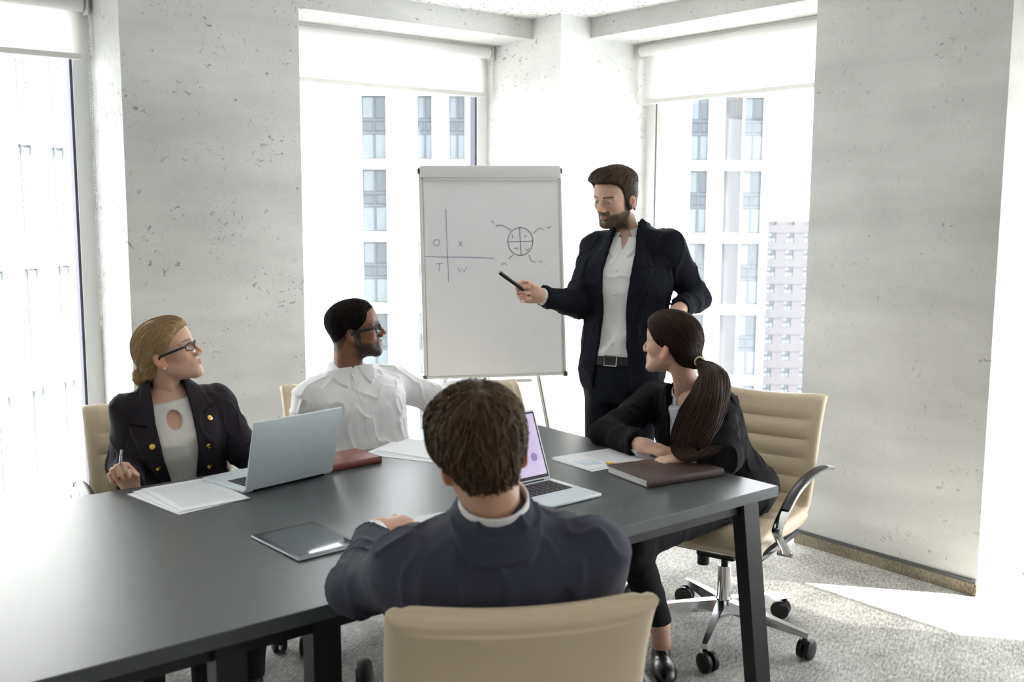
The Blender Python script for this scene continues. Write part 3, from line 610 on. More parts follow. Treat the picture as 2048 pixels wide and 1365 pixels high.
def mesh_sdf(f, lo, hi, h, B=8):
    """surface nets over the blocks near the surface"""
    lo = np.array(lo, float); hi = np.array(hi, float)
    nb = np.maximum(1, np.ceil((hi-lo)/(h*B)).astype(int)); n = nb*B
    g = [lo[i]+(np.arange(nb[i])+.5)*B*h for i in range(3)]
    C = np.stack(np.meshgrid(*g, indexing='ij'), -1).reshape(-1, 3).astype(F32)
    fc = f(C).reshape(nb); act = np.argwhere(np.abs(fc) < B*h*.87*1.9+.004)
    sgn = np.repeat(np.repeat(np.repeat(np.where(fc < 0, -1, 1).astype(F32), B, 0), B, 1), B, 2)
    G = np.ones(n+1, F32); G[:n[0], :n[1], :n[2]] = sgn
    o = np.arange(B+1); O = np.stack(np.meshgrid(o, o, o, indexing='ij'), -1).reshape(-1, 3)
    for c0 in range(0, len(act), 400):
        I = (act[c0:c0+400, None, :]*B+O[None]).reshape(-1, 3)
        G[I[:, 0], I[:, 1], I[:, 2]] = f((lo+I*h).astype(F32))
    S = G < 0; cnt = np.zeros(n, np.int8)
    for dx in (0, 1):
        for dy in (0, 1):
            for dz in (0, 1): cnt += S[dx:n[0]+dx, dy:n[1]+dy, dz:n[2]+dz]
    cells = np.argwhere((cnt > 0) & (cnt < 8)); ids = np.full(n, -1, np.int64); ids[tuple(cells.T)] = np.arange(len(cells))
    K = np.array([(a, b, c) for a in (0, 1) for b in (0, 1) for c in (0, 1)])
    vals = np.stack([G[tuple((cells+k).T)] for k in K], 1)
    acc = np.zeros((len(cells), 3)); num = np.zeros(len(cells))
    for i in range(8):
        for j in range(i+1, 8):
            if np.abs(K[i]-K[j]).sum() == 1:
                a, b = vals[:, i], vals[:, j]; m = (a < 0) != (b < 0); t = np.where(m, a/(np.where(m, a-b, 1)), 0)
                acc += np.where(m[:, None], K[i]+t[:, None]*(K[j]-K[i]), 0); num += m
    V = lo+(cells+acc/num[:, None])*h; Fq = []
    for ax in range(3):
        sl0 = [slice(None)]*3; sl1 = [slice(None)]*3; sl0[ax] = slice(0, n[ax]); sl1[ax] = slice(1, n[ax]+1)
        e = np.argwhere(S[tuple(sl0)] != S[tuple(sl1)]); u, v = (ax+1) % 3, (ax+2) % 3
        e = e[(e[:, u] > 0) & (e[:, v] > 0) & (e[:, u] < n[u]) & (e[:, v] < n[v])]
        du = np.zeros(3, int); du[u] = 1; dv = np.zeros(3, int); dv[v] = 1
        q = np.stack([ids[tuple((e-du-dv).T)], ids[tuple((e-dv).T)], ids[tuple(e.T)], ids[tuple((e-du).T)]], 1)
        fl_ = ~S[tuple(e.T)]; q[fl_] = q[fl_][:, ::-1]; Fq.append(q)
    Fq = np.concatenate(Fq); Fq = Fq[(Fq >= 0).all(1)]
    return V, Fq
def np_mesh(name, V, Fq, mt, parent, col=None, **kw):
    me = bpy.data.meshes.new(name); V = np.asarray(V, F32); k = Fq.shape[1]
    me.vertices.add(len(V)); me.vertices.foreach_set('co', V.ravel())
    me.loops.add(Fq.size); me.loops.foreach_set('vertex_index', Fq.ravel().astype(np.int32))
    me.polygons.add(len(Fq)); me.polygons.foreach_set('loop_start', np.arange(0, Fq.size, k, dtype=np.int32)); me.polygons.foreach_set('loop_total', np.full(len(Fq), k, np.int32))
    me.polygons.foreach_set('use_smooth', np.ones(len(Fq), bool))
    if col is not None:
        at_ = me.attributes.new('Col', 'FLOAT_COLOR', 'POINT'); at_.data.foreach_set('color', np.concatenate([col, np.ones((len(col), 1))], 1).astype(F32).ravel())
    me.update(calc_edges=True); me.validate(); me.materials.append(mt)
    o = bpy.data.objects.new(name, me); COL.objects.link(o)
    if parent is not None: o.parent = parent; o.matrix_parent_inverse = parent.matrix_world.inverted()
    return prop(o, **kw)
def attr_mat(name, rough=.5, sss=0.0, bump=None, spec=.4, vary=None):
    m = mat(name, (.5, .5, .5), rough, spec=spec, bump=bump); nt = m.node_tree; b = nt.nodes['Principled BSDF']
    a_ = N(nt, 'ShaderNodeAttribute', attribute_name='Col'); nt.links.new(a_.outputs['Color'], b.inputs['Base Color'])
    b.inputs['Subsurface Weight'].default_value = sss; b.inputs['Subsurface Radius'].default_value = (.012, .005, .003); b.inputs['Subsurface Scale'].default_value = .6
    return m
MT['skin'] = attr_mat('skin', .44, .25, (300, .06)); MT['hair'] = attr_mat('hair strands', .45, spec=.25); MT['hairmatte'] = attr_mat('cropped hair', .9, spec=.08); MT['eye'] = attr_mat('eyeball', .08)
def frame(fwd, up):
    u = np.array(up, float); u /= np.linalg.norm(u); f_ = np.array(fwd, float); f_ = f_-u*(f_ @ u); f_ /= np.linalg.norm(f_)
    return np.stack([np.cross(f_, u), f_, u], 1)                  # columns: right, forward, up
def V3(v): return np.array((v[0], v[1], v[2]), float)
def yawdir(y): return V3(-HF*math.cos(R(y))+HR*math.sin(R(y)))    # 0 = towards the camera, + = to the viewer's right
def head_frame(yaw, pitch, roll):
    f_ = yawdir(yaw); u = np.array((0, 0, 1.)); r_ = np.cross(f_, u)
    f2 = f_*math.cos(R(pitch))+u*math.sin(R(pitch)); u2 = np.cross(r_, f2)
    r3 = r_*math.cos(R(roll))+u2*math.sin(R(roll)); u3 = -r_*math.sin(R(roll))+u2*math.cos(R(roll))
    return np.stack([r3, f2, u3], 1)
def head_sdf(q, o):
    jw = o.get('jaw', 1.0); nk = o['neck_local']; nw = o.get('neck', 1.0); fem = o.get('fem', 0)
    qa = q.copy(); qa[:, 0] = np.abs(qa[:, 0])
    d = ell(q, (0, -.012, .033), (.075, .098, .082))
    d = smin(d, ell(q, (0, .028, .042), (.062, .056, .058)), .03)
    d = smin(d, ell(q, (0, .030, -.045), (.055*jw, .053, .066)), .03)
    d = smin(d, ell(qa, (.040, .046, -.020), (.025, .029, .023)), .02)
    d = smin(d, rc(qa, (.050*jw, -.006, -.050), (.017, .068, -.097), .018, .015), .03)
    d = smin(d, ell(q, (0, .071, -.100), (.021, .018, .016)), .02)
    d = smin(d, ell(q, (0, .071, -.063), (.029, .020, .024)), .015)
    d = smin(d, rc(qa, (.012, .083, .019), (.049, .066, .018), .0075-.002*fem, .0065-.002*fem), .014)
    d = smax(d, -ell(qa, (.032, .095, -.001), (.019, .017, .012)), .012)
    lid = ell(qa, (.032, .0700, 0), (.0150, .0140, .0132)); eo = o.get('eyeopen', (.0045, -.0005)); op = np.maximum(np.abs(qa[:, 2]-eo[1])-eo[0]*np.clip(1-((qa[:, 0]-.032)/.0140)**2, 0, 1), .07-qa[:, 1])
    d = smin(d, np.maximum(lid, -op), .004)
    d = smin(d, rc(q, (0, .083, .014), (0, .1085-.003*fem, -.030), .0060, .0092-.001*fem), .010)
    d = smin(d, ell(qa, (.0118, .095, -.0365), (.0085, .011, .0078)), .006)
    d = smin(d, rc(qa, (0, .0920, -.0600), (.021, .081, -.0645), .0050-.0008*fem, .0026), .004)
    d = smin(d, rc(qa, (0, .0905, -.0712), (.018, .081, -.0678), .0060-.0010*fem, .0030), .004)
    d = smax(d, -rc(qa, (0, .0985, -.0656), (.022, .0855, -.0656), .0015, .0010), .002)
    # ears: tilted discs with a raised rim
    a = R(14); E_ = A3(((math.cos(R(28)), -math.sin(R(28)), 0), (math.sin(R(28)), math.cos(R(28)), 0), (0, 0, 1)))
    T_ = A3(((1, 0, 0), (0, math.cos(a), -math.sin(a)), (0, math.sin(a), math.cos(a))))
    qe = (qa-A3((.079, -.016, -.016))) @ T_ @ E_
    er = ell(qe, (0, 0, 0), (.0085, .0185, .0305)); er = smax(er, -ell(qe, (.010, .004, .002), (.008, .0115, .0185)), .004)
    er = smin(er, ell(qe, (.000, .007, -.024), (.0065, .009, .010)), .006)
    d = smin(d, er, .006)
    d = smin(d, rc(q, (0, -.036, -.045), nk, .051*nw, .056*nw), .034)
    if fem: d = smin(d, rc(qa, (.035, -.035, -.05), (.010, float(nk[1])+.035, float(nk[2])+.02), .012, .010), .02)
    return d
HL0 = ([0, 25, 45, 58, 70, 84, 97, 118, 145, 180], [.082, .079, .068, .040, -.020, -.012, .000, -.035, -.066, -.072])
def cap_sdf(q, th, hl=HL0, soft=.03, bumps=None, nape=True):
    """hair layer over the skull above a hair line given as height against the angle from the face"""
    ang = np.degrees(np.arctan2(np.abs(q[:, 0]), q[:, 1]+.015)); zl = np.interp(ang, hl[0], hl[1]).astype(F32); e = q[:, 2]-zl
    d = smin(ell(q, (0, -.012, .033), (.075, .098, .082)), ell(q, (0, .028, .042), (.062, .056, .058)), .03)
    if nape: d = smin(d, rc(q, (0, -.045, .0), (0, -.052, -.075), .056, .050), .03)
    else: d = smin(d, rc(q, (0, -.036, -.045), (0, -.050, -.15), .0525, .054), .034)
    t = th(q, ang) if callable(th) else th
    d = d-t*(.25+.75*sstep(e, 0, soft))
    if bumps is not None: d = d-bumps(q)
    return np.maximum(d, -e*F32(.8))
def grad(f, p, h=.0015):
    g = np.stack([f(p+A3(e))-f(p-A3(e)) for e in ((h, 0, 0), (0, h, 0), (0, 0, h))], 1); return g/(np.linalg.norm(g, axis=1, keepdims=True)+1e-9)
def strands(f, seeds, flow, n, step, off, rad, jit, seed=1, taper=True, c0=(.1, .06, .03), c1=(.2, .12, .07), free=None):
    """fine three-sided strands that follow the flow over a hair surface; returns verts, faces, colours"""
    rg = np.random.RandomState(seed); K = len(seeds); p = seeds.astype(F32); j = (rg.randn(K, 3)*jit).astype(F32); of = (off*rg.rand(K)).astype(F32); P = []; D = []
    for s_ in range(n):
        g = grad(f, p); d = flow(p)+j; d = d-g*(d*g).sum(1, keepdims=True)*F32(.9); d /= np.linalg.norm(d, axis=1, keepdims=True)+1e-9
        if s_ > 0 or True: p = p-g*(np.clip(f(p)-of, -.01, .01))[:, None]
        P.append(p.copy()); D.append((d, g)); p = p+d*F32(step)
        if free is not None: p = free(p, s_)
    V = np.zeros((n, K, 3, 3), F32)
    for s_ in range(n):
        d, g = D[s_]; b = np.cross(d, g); r_ = rad*(1-(.75*(s_/(n-1))**2 if taper else 0))*(.4 if s_ == 0 else 1)
        for m_ in range(3):
            an = 2*math.pi*m_/3; V[s_, :, m_] = P[s_]+(b*math.cos(an)+g*math.sin(an)*.6)*r_
    idx = np.arange(n*K*3).reshape(n, K, 3); Fq = []
    for m_ in range(3):
        a, b = idx[:-1, :, m_], idx[:-1, :, (m_+1) % 3]; c, d = idx[1:, :, (m_+1) % 3], idx[1:, :, m_]; Fq.append(np.stack([a, b, c, d], -1).reshape(-1, 4))
    t = rg.rand(K, 1)**1.3; col = (A3(c0)*(1-t)+A3(c1)*t); col = np.broadcast_to(col[None, :, None, :], (n, K, 3, 3)).reshape(-1, 3)
    return V.reshape(-1, 3), np.concatenate(Fq), col
def merge(parts):
    V, Fq, C, n = [], [], [], 0
    for v, f_, c in parts: V.append(v); Fq.append(f_+n); C.append(c); n += len(v)
    return np.concatenate(V), np.concatenate(Fq), np.concatenate(C)
def curl_hand(P, wr, B, o):
    """hand distance field: B columns = (towards the thumb side, along the fingers, out of the back of the hand)"""
    s = o.get('s', 1.0); q = (P-A3(wr)) @ B.astype(F32)/F32(s)
    if o.get('left'): q = q*A3((-1, 1, 1))
    d = smin(ell(q, (.004, .050, 0), (.040, .050, .0135)), ell(q, (.0, .020, 0), (.028, .035, .0155)), .015)
    d = smin(d, ell(q, (.026, .035, -.006), (.016, .030, .014)), .012)
    base = ((.030, .088), (.010, .093), (-.010, .090), (-.028, .080)); ln = ((.042, .026, .020), (.046, .029, .021), (.043, .027, .020), (.034, .021, .018)); rr = (.0088, .0090, .0086, .0078)
    for i in range(4):
        c = o['curl'][i]; sp = o.get('spread', 0)*(1.5-i)*.08; p = np.array((base[i][0], base[i][1]-.006, .0)); ang = 0.0; pts = [p.copy()]
        for j in range(3):
            ang += R(c[j]); p = p+ln[i][j]*np.array((math.sin(sp)*math.cos(ang), math.cos(sp)*math.cos(ang), -math.sin(ang))); pts.append(p.copy())
        d = smin(d, chain(q, pts, [rr[i]*1.05, rr[i], rr[i]*.92, rr[i]*.80], .004), .007)
    t = o['thumb']; d = smin(d, chain(q, [(.024, .018, -.004)]+list(t), [.014, .0115, .0098, .0082], .006), .008)
    d = smin(d, rc(q, (0, .012, 0), (0, -.022, 0), .024, .025), .016)
    return d*F32(s)
# ------------------------------------------------------------------ people
MALE = ([-.25, -.12, 0, .15, .35, .55, .70, .80, .88, .95, 1.02, 1.10], [.10, .15, .168, .163, .153, .168, .178, .170, .140, .092, .062, .052], [.09, .115, .122, .118, .110, .120, .122, .110, .092, .072, .058, .05], [0, 0, 0, .005, .012, .016, .010, .0, -.008, -.010, -.008, 0])
FEMALE = ([-.25, -.12, 0, .15, .35, .55, .68, .78, .87, .94, 1.02, 1.10], [.11, .16, .172, .155, .128, .142, .150, .146, .120, .078, .050, .042], [.09, .115, .120, .108, .092, .112, .116, .098, .080, .062, .048, .042], [0, 0, 0, .003, .008, .026, .026, .008, -.006, -.008, -.006, 0])
SUIT = (MALE[0], [.10, .15, .168, .163, .160, .176, .190, .192, .172, .118, .066, .052], [.09, .115, .122, .118, .114, .126, .130, .122, .106, .082, .060, .05], MALE[3])
def J(x, y, d): return V3(at(x, y, d))
def folds(P, amp, s=22, seed=0, st=(1, 1, .45)):
    w_ = P*A3(st)+F32(.007)*np.sin(P[:, [1, 2, 0]]*F32(43)+F32(seed)+np.sin(P[:, [2, 0, 1]]*F32(27)))
    n1 = vnoise(w_, s, seed); r1 = 1-np.abs(2*n1-1); n2 = vnoise(P*A3((1, .7, 1)), s*.5, seed+3)
    return F32(amp)*(1.3*r1**5+(n2-.5)*1.5-.35)
class Pers:
    def __init__(s, label, org, **k):
        s.__dict__.update(k); s.root = empty('person', (org[0], org[1], 0), 0, label, 'person'); bpy.context.view_layer.update()
        s.up = s.neck-s.hip; s.Lt = float(np.linalg.norm(s.up)); s.B = frame(yawdir(s.tyaw), s.up)
        z, a, b, c = s.tab; t = np.linspace(-.3, 1.15, 300); ker = np.hanning(23); ker /= ker.sum()
        def sm(v): w_ = np.interp(t, z, v); return np.convolve(np.pad(w_, 11, 'edge'), ker, 'valid')
        s.tt = t; s.ta, s.tb, s.tc = sm(a)*s.wid, sm(b)*s.wid, sm(c)
        s.HB = head_frame(*s.hrot); s.hs = getattr(s, 'hscale', 1.0)
        nl = ((s.neck+s.B[:, 2]*-.03-s.hpos) @ s.HB)/s.hs; s.hopt['neck_local'] = tuple(nl)
    def loc(s, P): return (P-A3(s.hip)) @ s.B.astype(F32)
    def W(s, q): return s.hip+s.B @ np.array(q, float)
    def torso(s, P, q=None):
        q = s.loc(P) if q is None else q; t = q[:, 2]/F32(s.Lt)
        a, b, c = [np.interp(t, s.tt, v).astype(F32) for v in (s.ta, s.tb, s.tc)]
        x, y = q[:, 0], q[:, 1]-c; r_ = np.sqrt(x*x+y*y)+F32(1e-6); rho = (np.abs(x/a)**2.4+np.abs(y/b)**2.4)**F32(1/2.4)+F32(1e-6)
        d = r_-r_/rho
        return smax(d, np.maximum(q[:, 2]-F32(1.06*s.Lt), F32(-.24*s.Lt)-q[:, 2]), .03)
    def arm(s, P, sd, r0, r1, r2, cut=None):
        sh, el, wr = s.sho[sd], s.elb[sd], s.wri[sd]
        d = chain(P, [sh, el, wr], [r0, r1, r2], .03)
        if cut is not None:
            u = (wr-el)/np.linalg.norm(wr-el); d = np.maximum(d, (P-A3(el+(wr-el)*cut)) @ A3(u))
        return d
    def upper(s, P, off, rs, re, rw, cut, pad=0.0, k=.045, seam=0.0):
        d = s.torso(P)-F32(off); tr = getattr(s, 'trap', .03)
        for sd in (0, 1):
            d = smin(d, rc(P, s.sho[sd]*.95+s.neck*.05+s.B[:, 2]*(-.012+pad), s.neck-s.B[:, 2]*tr, .046*s.wid+off, .048*s.wid+off), .05)
        for sd in (0, 1):
            # keep the arm apart from the trunk below the armpit
            da = s.arm(P, sd, rs, re, rw, cut); g_ = F32(seam)*np.exp(-((da-d)/F32(.0045))**2) if seam else 0
            d = smin(d, da, k)+g_
        return d
    def bounds(s, m=.12, legs=False):
        pts = [s.hip, s.neck]+list(s.sho)+list(s.elb)+list(s.wri); pts = np.array(pts); lo = pts.min(0)-m-.06; hi = pts.max(0)+m+.04
        lo[2] = min(lo[2], s.hip[2]-.25*s.Lt-.05); return lo, hi
    def surf(s, f, x, z, y0=.35):
        ys = np.linspace(y0, -.05, 400); P = np.array([s.W((x, y, z)) for y in ys], F32); v = f(P); i = int(np.argmax(v < 0)); return P[i].astype(float)
    # ---- skin: head, neck, trunk, arms and hands in one mesh
    def body(s, hands):
        hs = s.hs; f = lambda q: head_sdf(q, s.hopt)
        nl = np.array(s.hopt['neck_local']); lo = np.minimum((-.10, -.13, -.135), nl-.075); hi = np.maximum((.10, .13, .13), nl+.075); lo[2] = nl[2]-.03
        V, Fq = mesh_sdf(lambda q: np.maximum(f(q), (F32(nl[2]-.015)-q[:, 2])), lo, hi, s.hres)
        C = s.facecol(V); parts = [(s.hpos+(V*hs) @ s.HB.T, Fq, C)]
        lo2, hi2 = s.bounds(.10); sk = A3(s.skin)
        bf = lambda P: s.upper(P, -.006, .046*s.wid, .036*s.wid, .024, None, -.006, .03)
        V2, F2 = mesh_sdf(bf, lo2, hi2, .010); parts.append((V2, F2, np.tile(sk, (len(V2), 1))))
        for sd, o in hands.items():
            wr = s.wri[sd]; y = np.array(o['y'], float); y /= np.linalg.norm(y); z = np.array(o['z'], float); z = z-y*(z @ y); z /= np.linalg.norm(z)
            x = np.cross(z, y) if sd == 0 else np.cross(y, z); Bh = np.stack([x, y, z], 1)
            hf = lambda P: smin(curl_hand(P, wr, Bh, o), rc(P, wr-(wr-s.elb[sd])*.25, wr, .030*o.get('s', 1), .025*o.get('s', 1)), .015)
            c = wr+y*.07; V3_, F3_ = mesh_sdf(hf, c-.17, c+.17, .0024); n_ = vnoise(V3_.astype(F32), 60)[:, None]; V3h = V3_
            parts.append((V3h, F3_, sk*(.92+.16*n_)*A3((1.0, .97, .96)))); s.__dict__.setdefault('hb', {})[sd] = (wr, Bh)
        if hasattr(s, 'tcut'):
            for sd in (0, 1):
                a_ = s.ank[sd]; kd_ = (s.knee[sd]-a_)/np.linalg.norm(s.knee[sd]-a_); V4, F4 = mesh_sdf(lambda P: chain(P, [a_+kd_*.20, a_+kd_*.04, a_-UZ*.04], [.042, .031, .034], .02), a_-.12, a_+.26, .006); parts.append((V4, F4, np.tile(sk, (len(V4), 1))))
        V, Fq, C = merge(parts); s.bodyo = np_mesh('body', V, Fq, MT['skin'], s.root, C)
        if not s.hopt.get('noeyes'):
            for sx in (-1, 1):
                e = MB(); e.lathe([(.0002+.0122*math.sin(math.pi*i/14), .0122*math.cos(math.pi*i/14)) for i in range(15)], n=20)
                Ve = np.array(e.v); Fe = e.f; lk = np.array(s.look, float); lk /= np.linalg.norm(lk)
                me_ = frame((0, 0, 1), lk); Vl = Ve @ me_.T; a_ = np.degrees(np.arccos(np.clip((Vl @ lk)/.0122, -1, 1)))
                col = np.where((a_ < 13)[:, None], (.01, .01, .01), np.where((a_ < 30)[:, None], s.iris, (.72, .70, .68)))
                Vw = s.hpos+((Vl+np.array((sx*.032, .0700, 0)))*hs) @ s.HB.T
                eo = MB(); eo.add(Vw, Fe); ob = eo.build('eye', MT['eye'], s.bodyo, True)
                at_ = ob.data.attributes.new('Col', 'FLOAT_COLOR', 'POINT'); at_.data.foreach_set('color', np.concatenate([col, np.ones((len(col), 1))], 1).astype(F32).ravel())
    def facecol(s, V):
        q = V.astype(F32); x, y, z = np.abs(q[:, 0]), q[:, 1], q[:, 2]; sk = A3(s.skin); C = np.tile(sk, (len(q), 1)); n_ = vnoise(q, 45)
        C = C*(.93+.14*n_)[:, None]
        def mixc(m, c, k=1.0): nonlocal C; m = (m*k)[:, None]; C = C*(1-m)+A3(c)*m
        mixc(np.exp(-((x-.042)**2+(z+.03)**2)/.0006)*(y > .02), sk*A3((1.12, .80, .76)), .45)
        mixc(sstep(y, .098, .106)*(z < 0)*(z > -.045), sk*A3((1.1, .82, .78)), .4)
        mixc((np.exp(-((x-.085)**2/.0002))*(y < .02)*(y > -.05)*(np.abs(z+.016) < .035)), sk*A3((1.12, .72, .64)), .6)
        lip = sstep(-np.maximum(np.abs(z+.0655)-.0105*np.clip(1-(x/.0235)**2, 0, 1), .080-y), 0, .002)*(x < .0235); mixc(lip, s.lip, .75)
        b = s.hopt.get('beard')
        if b:
            jl = sstep(-(z+.050-.35*np.maximum(0, .045-y)), -.004, .012)*sstep(y, -.030, .006)*sstep(z, -.150, -.122)
            jl = np.maximum(jl, sstep(.013-np.abs(z+.049), 0, .006)*(x < .030)*(y > .07)); jl = np.maximum(jl, sstep(-np.abs(y-.004)+.016, 0, .006)*(z < .0)*(z > -.07)*(x > .05))
            jl = jl*(1-lip)*(1-.6*np.exp(-((x-.0)**2/.00012+(z+.083)**2/.00003))); mixc(np.clip(jl, 0, 1)*(.92+.35*(vnoise(q, 420)-.5)), b[0], b[1])
        br = sstep(.0046-np.abs(z-.0225-.10*np.clip(x-.030, -.02, .0)+.18*np.clip(x-.042, 0, 1)), 0, .0025)*sstep(x, .010, .014)*sstep(.056-x, 0, .006)*(y > .04); mixc(br, s.brow, .85)
        ey = np.exp(-(((x-.032)/.017)**2+((z-.004)/.008)**2))*(y > .06); mixc(ey, sk*A3((.75, .6, .58)), .45)
        if s.hopt.get('lash'): mixc(sstep(.0018-np.abs(z-.0048*np.clip(1-((x-.032)/.0145)**2, 0, 1)), 0, .0012)*(np.abs(x-.032) < .016)*(y > .06), (.02, .012, .01), .9)
        fs = s.hopt.get('fade')
        if fs: mixc(sstep(z-np.interp(np.degrees(np.arctan2(x, y+.015)), HL0[0], HL0[1]), -.012, .012)*(y < .085), fs, .75)
        return np.clip(C, 0, 1)
    def hair(s, f, lo, hi, res, flow, ns, n, step, off, rad, jit, c0, c1, cb, extra=(), seedmask=None, free=None, mt='hair'):
        V, Fq = mesh_sdf(f, lo, hi, res); rg = np.random.RandomState(5); cand = V if seedmask is None else V[seedmask(V)]
        sd = cand[rg.randint(0, len(cand), ns)]; tn = vnoise((V*A3((1, .25, .5))).astype(F32), 260)[:, None]
        parts = [(V, Fq, A3(cb)*(.65+.7*tn))]
        parts.append(strands(f, sd, flow, n, step, off, rad, jit, 7, c0=c0, c1=c1, free=free)); parts += list(extra)
        V, Fq, C = merge(parts); return np_mesh('hair', s.hpos+(V*s.hs) @ s.HB.T, Fq, MT[mt], s.root, C)
    # ---- clothes
    def jacket(s, mt, off=.016, rs=.070, re=.056, rw=.042, cut=.93, op=None, lap=None, hem=-.06, fold=.0035, res=.0045, collar=True, pad=.012, seed=0, slit=True):
        """op = (z list, half width list, centre list) of the front opening; lap = (z list, lapel width list, notch z)"""
        def core(P): return s.upper(P, off, rs, re, rw, cut, pad, getattr(s, 'kk', .045), getattr(s, 'seam', .0035))
        def f(P):
            q = s.loc(P); d = core(P)-folds(P, fold, 20, seed); x, y, z = q[:, 0], q[:, 1], q[:, 2]
            if op is not None:
                w_ = np.interp(z, op[0], op[1]).astype(F32); xc = np.interp(z, op[0], op[2]).astype(F32); ax = np.abs(x-xc)
                if lap is not None:
                    lw = np.interp(z, lap[0], lap[1]).astype(F32); nz = lap[2]; e = ax-w_
                    reg = np.maximum(np.maximum(-e, e-lw), -y); notch = np.maximum(np.abs(z-nz-(e-.04)*.35)-F32(.004), F32(.030)-e)
                    reg = np.maximum(reg, -notch); d = np.minimum(d, np.maximum(d-F32(.0085), reg))
                d = np.maximum(d, np.minimum(np.minimum(ax-w_, F32(9)), 9)*-1*-1 if False else -np.maximum(ax-w_, -y-.0))
            if collar:
                t = z/F32(s.Lt); zt = F32(1.0*s.Lt+getattr(s, 'jcol', .020)); ra = np.sqrt((x/1.05)**2+(y-F32(getattr(s, 'jcen', -.008)))**2); rr = F32(.066*s.wid)+F32(.42)*np.maximum(zt-z, 0)
                d = smin(d, np.maximum(np.abs(ra-rr)-F32(.0055), np.maximum(np.maximum(z-zt, F32(.90*s.Lt)-z), y-F32(getattr(s, 'jcy', .045)))), .004)
                d = np.minimum(d, np.maximum(core(P)-F32(.0075), np.maximum(F32(.962*s.Lt)-z+np.maximum(0, np.abs(x)-.055)*1.2, np.maximum(y-F32(.02), z-zt))))
            d = smax(d, F32(hem)-z, .01)
            return np.maximum(d, -(s.torso(P, q)+F32(.012))) if slit else d
        lo, hi = s.bounds(.12); V, Fq = mesh_sdf(f, lo, hi, res); s.jf = f
        return np_mesh('jacket', V, Fq, mt, s.root)
    def shirt(s, mt, name='shirt', off=.006, rs=.056, re=.045, rw=.034, cut=.97, vn=None, fold=.002, res=.005, neckcut=.97, seed=5, hem=-.10, key=None, st=(1, 1, .45), fs=22, leaf=None):
        def f(P):
            q = s.loc(P); d0 = s.upper(P, off, rs, re, rw, cut, 0, .04); d = d0-folds(P, fold, fs, seed, st); x, y, z = q[:, 0], q[:, 1], q[:, 2]
            if leaf is not None:
                t_ = z/F32(s.Lt); xi = np.interp(t_, leaf[0], leaf[1]).astype(F32); xo = np.interp(t_, leaf[0], leaf[2]).astype(F32); ax = np.abs(x)
                d = np.minimum(d, np.maximum(d0-F32(.0085), np.maximum(np.maximum(xi-ax, ax-xo), np.maximum(F32(leaf[0][0]*s.Lt)-z, -y))))
            d = np.maximum(d, z-F32(neckcut*s.Lt)-np.maximum(0, -y)*F32(.35))
            if vn is not None: d = np.maximum(d, -np.maximum(np.abs(x)-np.interp(z, vn[0], vn[1]).astype(F32), -y))
            if key is not None: d = np.maximum(d, -np.maximum(np.sqrt((x/key[1])**2+((z-key[0])/key[2])**2)*F32(.02)-F32(.02), -y))
            d = smax(d, F32(hem)-z, .01)
            return np.maximum(d, -(s.torso(P, q)+F32(.022)))
        lo, hi = s.bounds(.12); V, Fq = mesh_sdf(f, lo, hi, res); s.sf = f
        return np_mesh(name, V, Fq, mt, s.root)
    def shirt_collar(s, mt, top=.03, h=.05, r0=.058, flare=.30, gap=16, drop=.028, tilt=0.0, parent=None, cen=(0, -.008)):
        """folded collar round the neck, open in front"""
        ax = s.B[:, 2]*math.cos(R(tilt))+s.B[:, 1]*math.sin(R(tilt)); Bc = frame(s.B[:, 1], ax); o_ = s.neck
        def f(P):
            q = (P-A3(o_)) @ Bc.astype(F32); x, y, z = q[:, 0]-F32(cen[0]), q[:, 1]-F32(cen[1]), q[:, 2]; ra = np.sqrt(x*x+(y/1.08)**2); an = np.degrees(np.arctan2(np.abs(x), y))
            fr = np.clip(1-an/70, 0, 1); zt = F32(top)-F32(.030)*sstep(fr, .0, 1.0); rr = F32(r0)+F32(flare)*np.maximum(zt-z, 0)+F32(.010)*fr
            zb = F32(top-h)-F32(.030)*sstep(fr, .0, 1.0)-F32(drop)*np.clip(1-np.abs(an-gap-12)/26, 0, 1)
            d = np.maximum(np.abs(ra-rr)-F32(.0028), np.maximum(z-zt, zb-z)*F32(.8)); g_ = gap+np.clip((zt-z)*260, 0, 30)
            return np.maximum(d, (g_-an)*F32(.0009))
        V, Fq = mesh_sdf(f, s.neck-.14, s.neck+.14, .0026); return np_mesh('collar', V, Fq, mt, parent if parent is not None else s.root)
    def trousers(s, mt, th=.088, kn=.064, an=.050, res=.008, top=.04):
        def f(P):
            d = s.torso(P)-F32(.006); d = smax(d, s.loc(P)[:, 2]-F32(top), .01)
            for sd in (0, 1): d = smin(d, np.maximum(chain(P, [s.hipj[sd], s.knee[sd], s.ank[sd]], [th, kn, an], .03), F32(s.ank[sd][2]+getattr(s, 'tcut', -.015))-P[:, 2]), .035)
            return d-folds(P, .003, 16, 9)
        pts = np.array([s.hip]+list(s.hipj)+list(s.knee)+list(s.ank)); V, Fq = mesh_sdf(f, pts.min(0)-.15, pts.max(0)+.15, res); return np_mesh('trousers', V, Fq, mt, s.root)
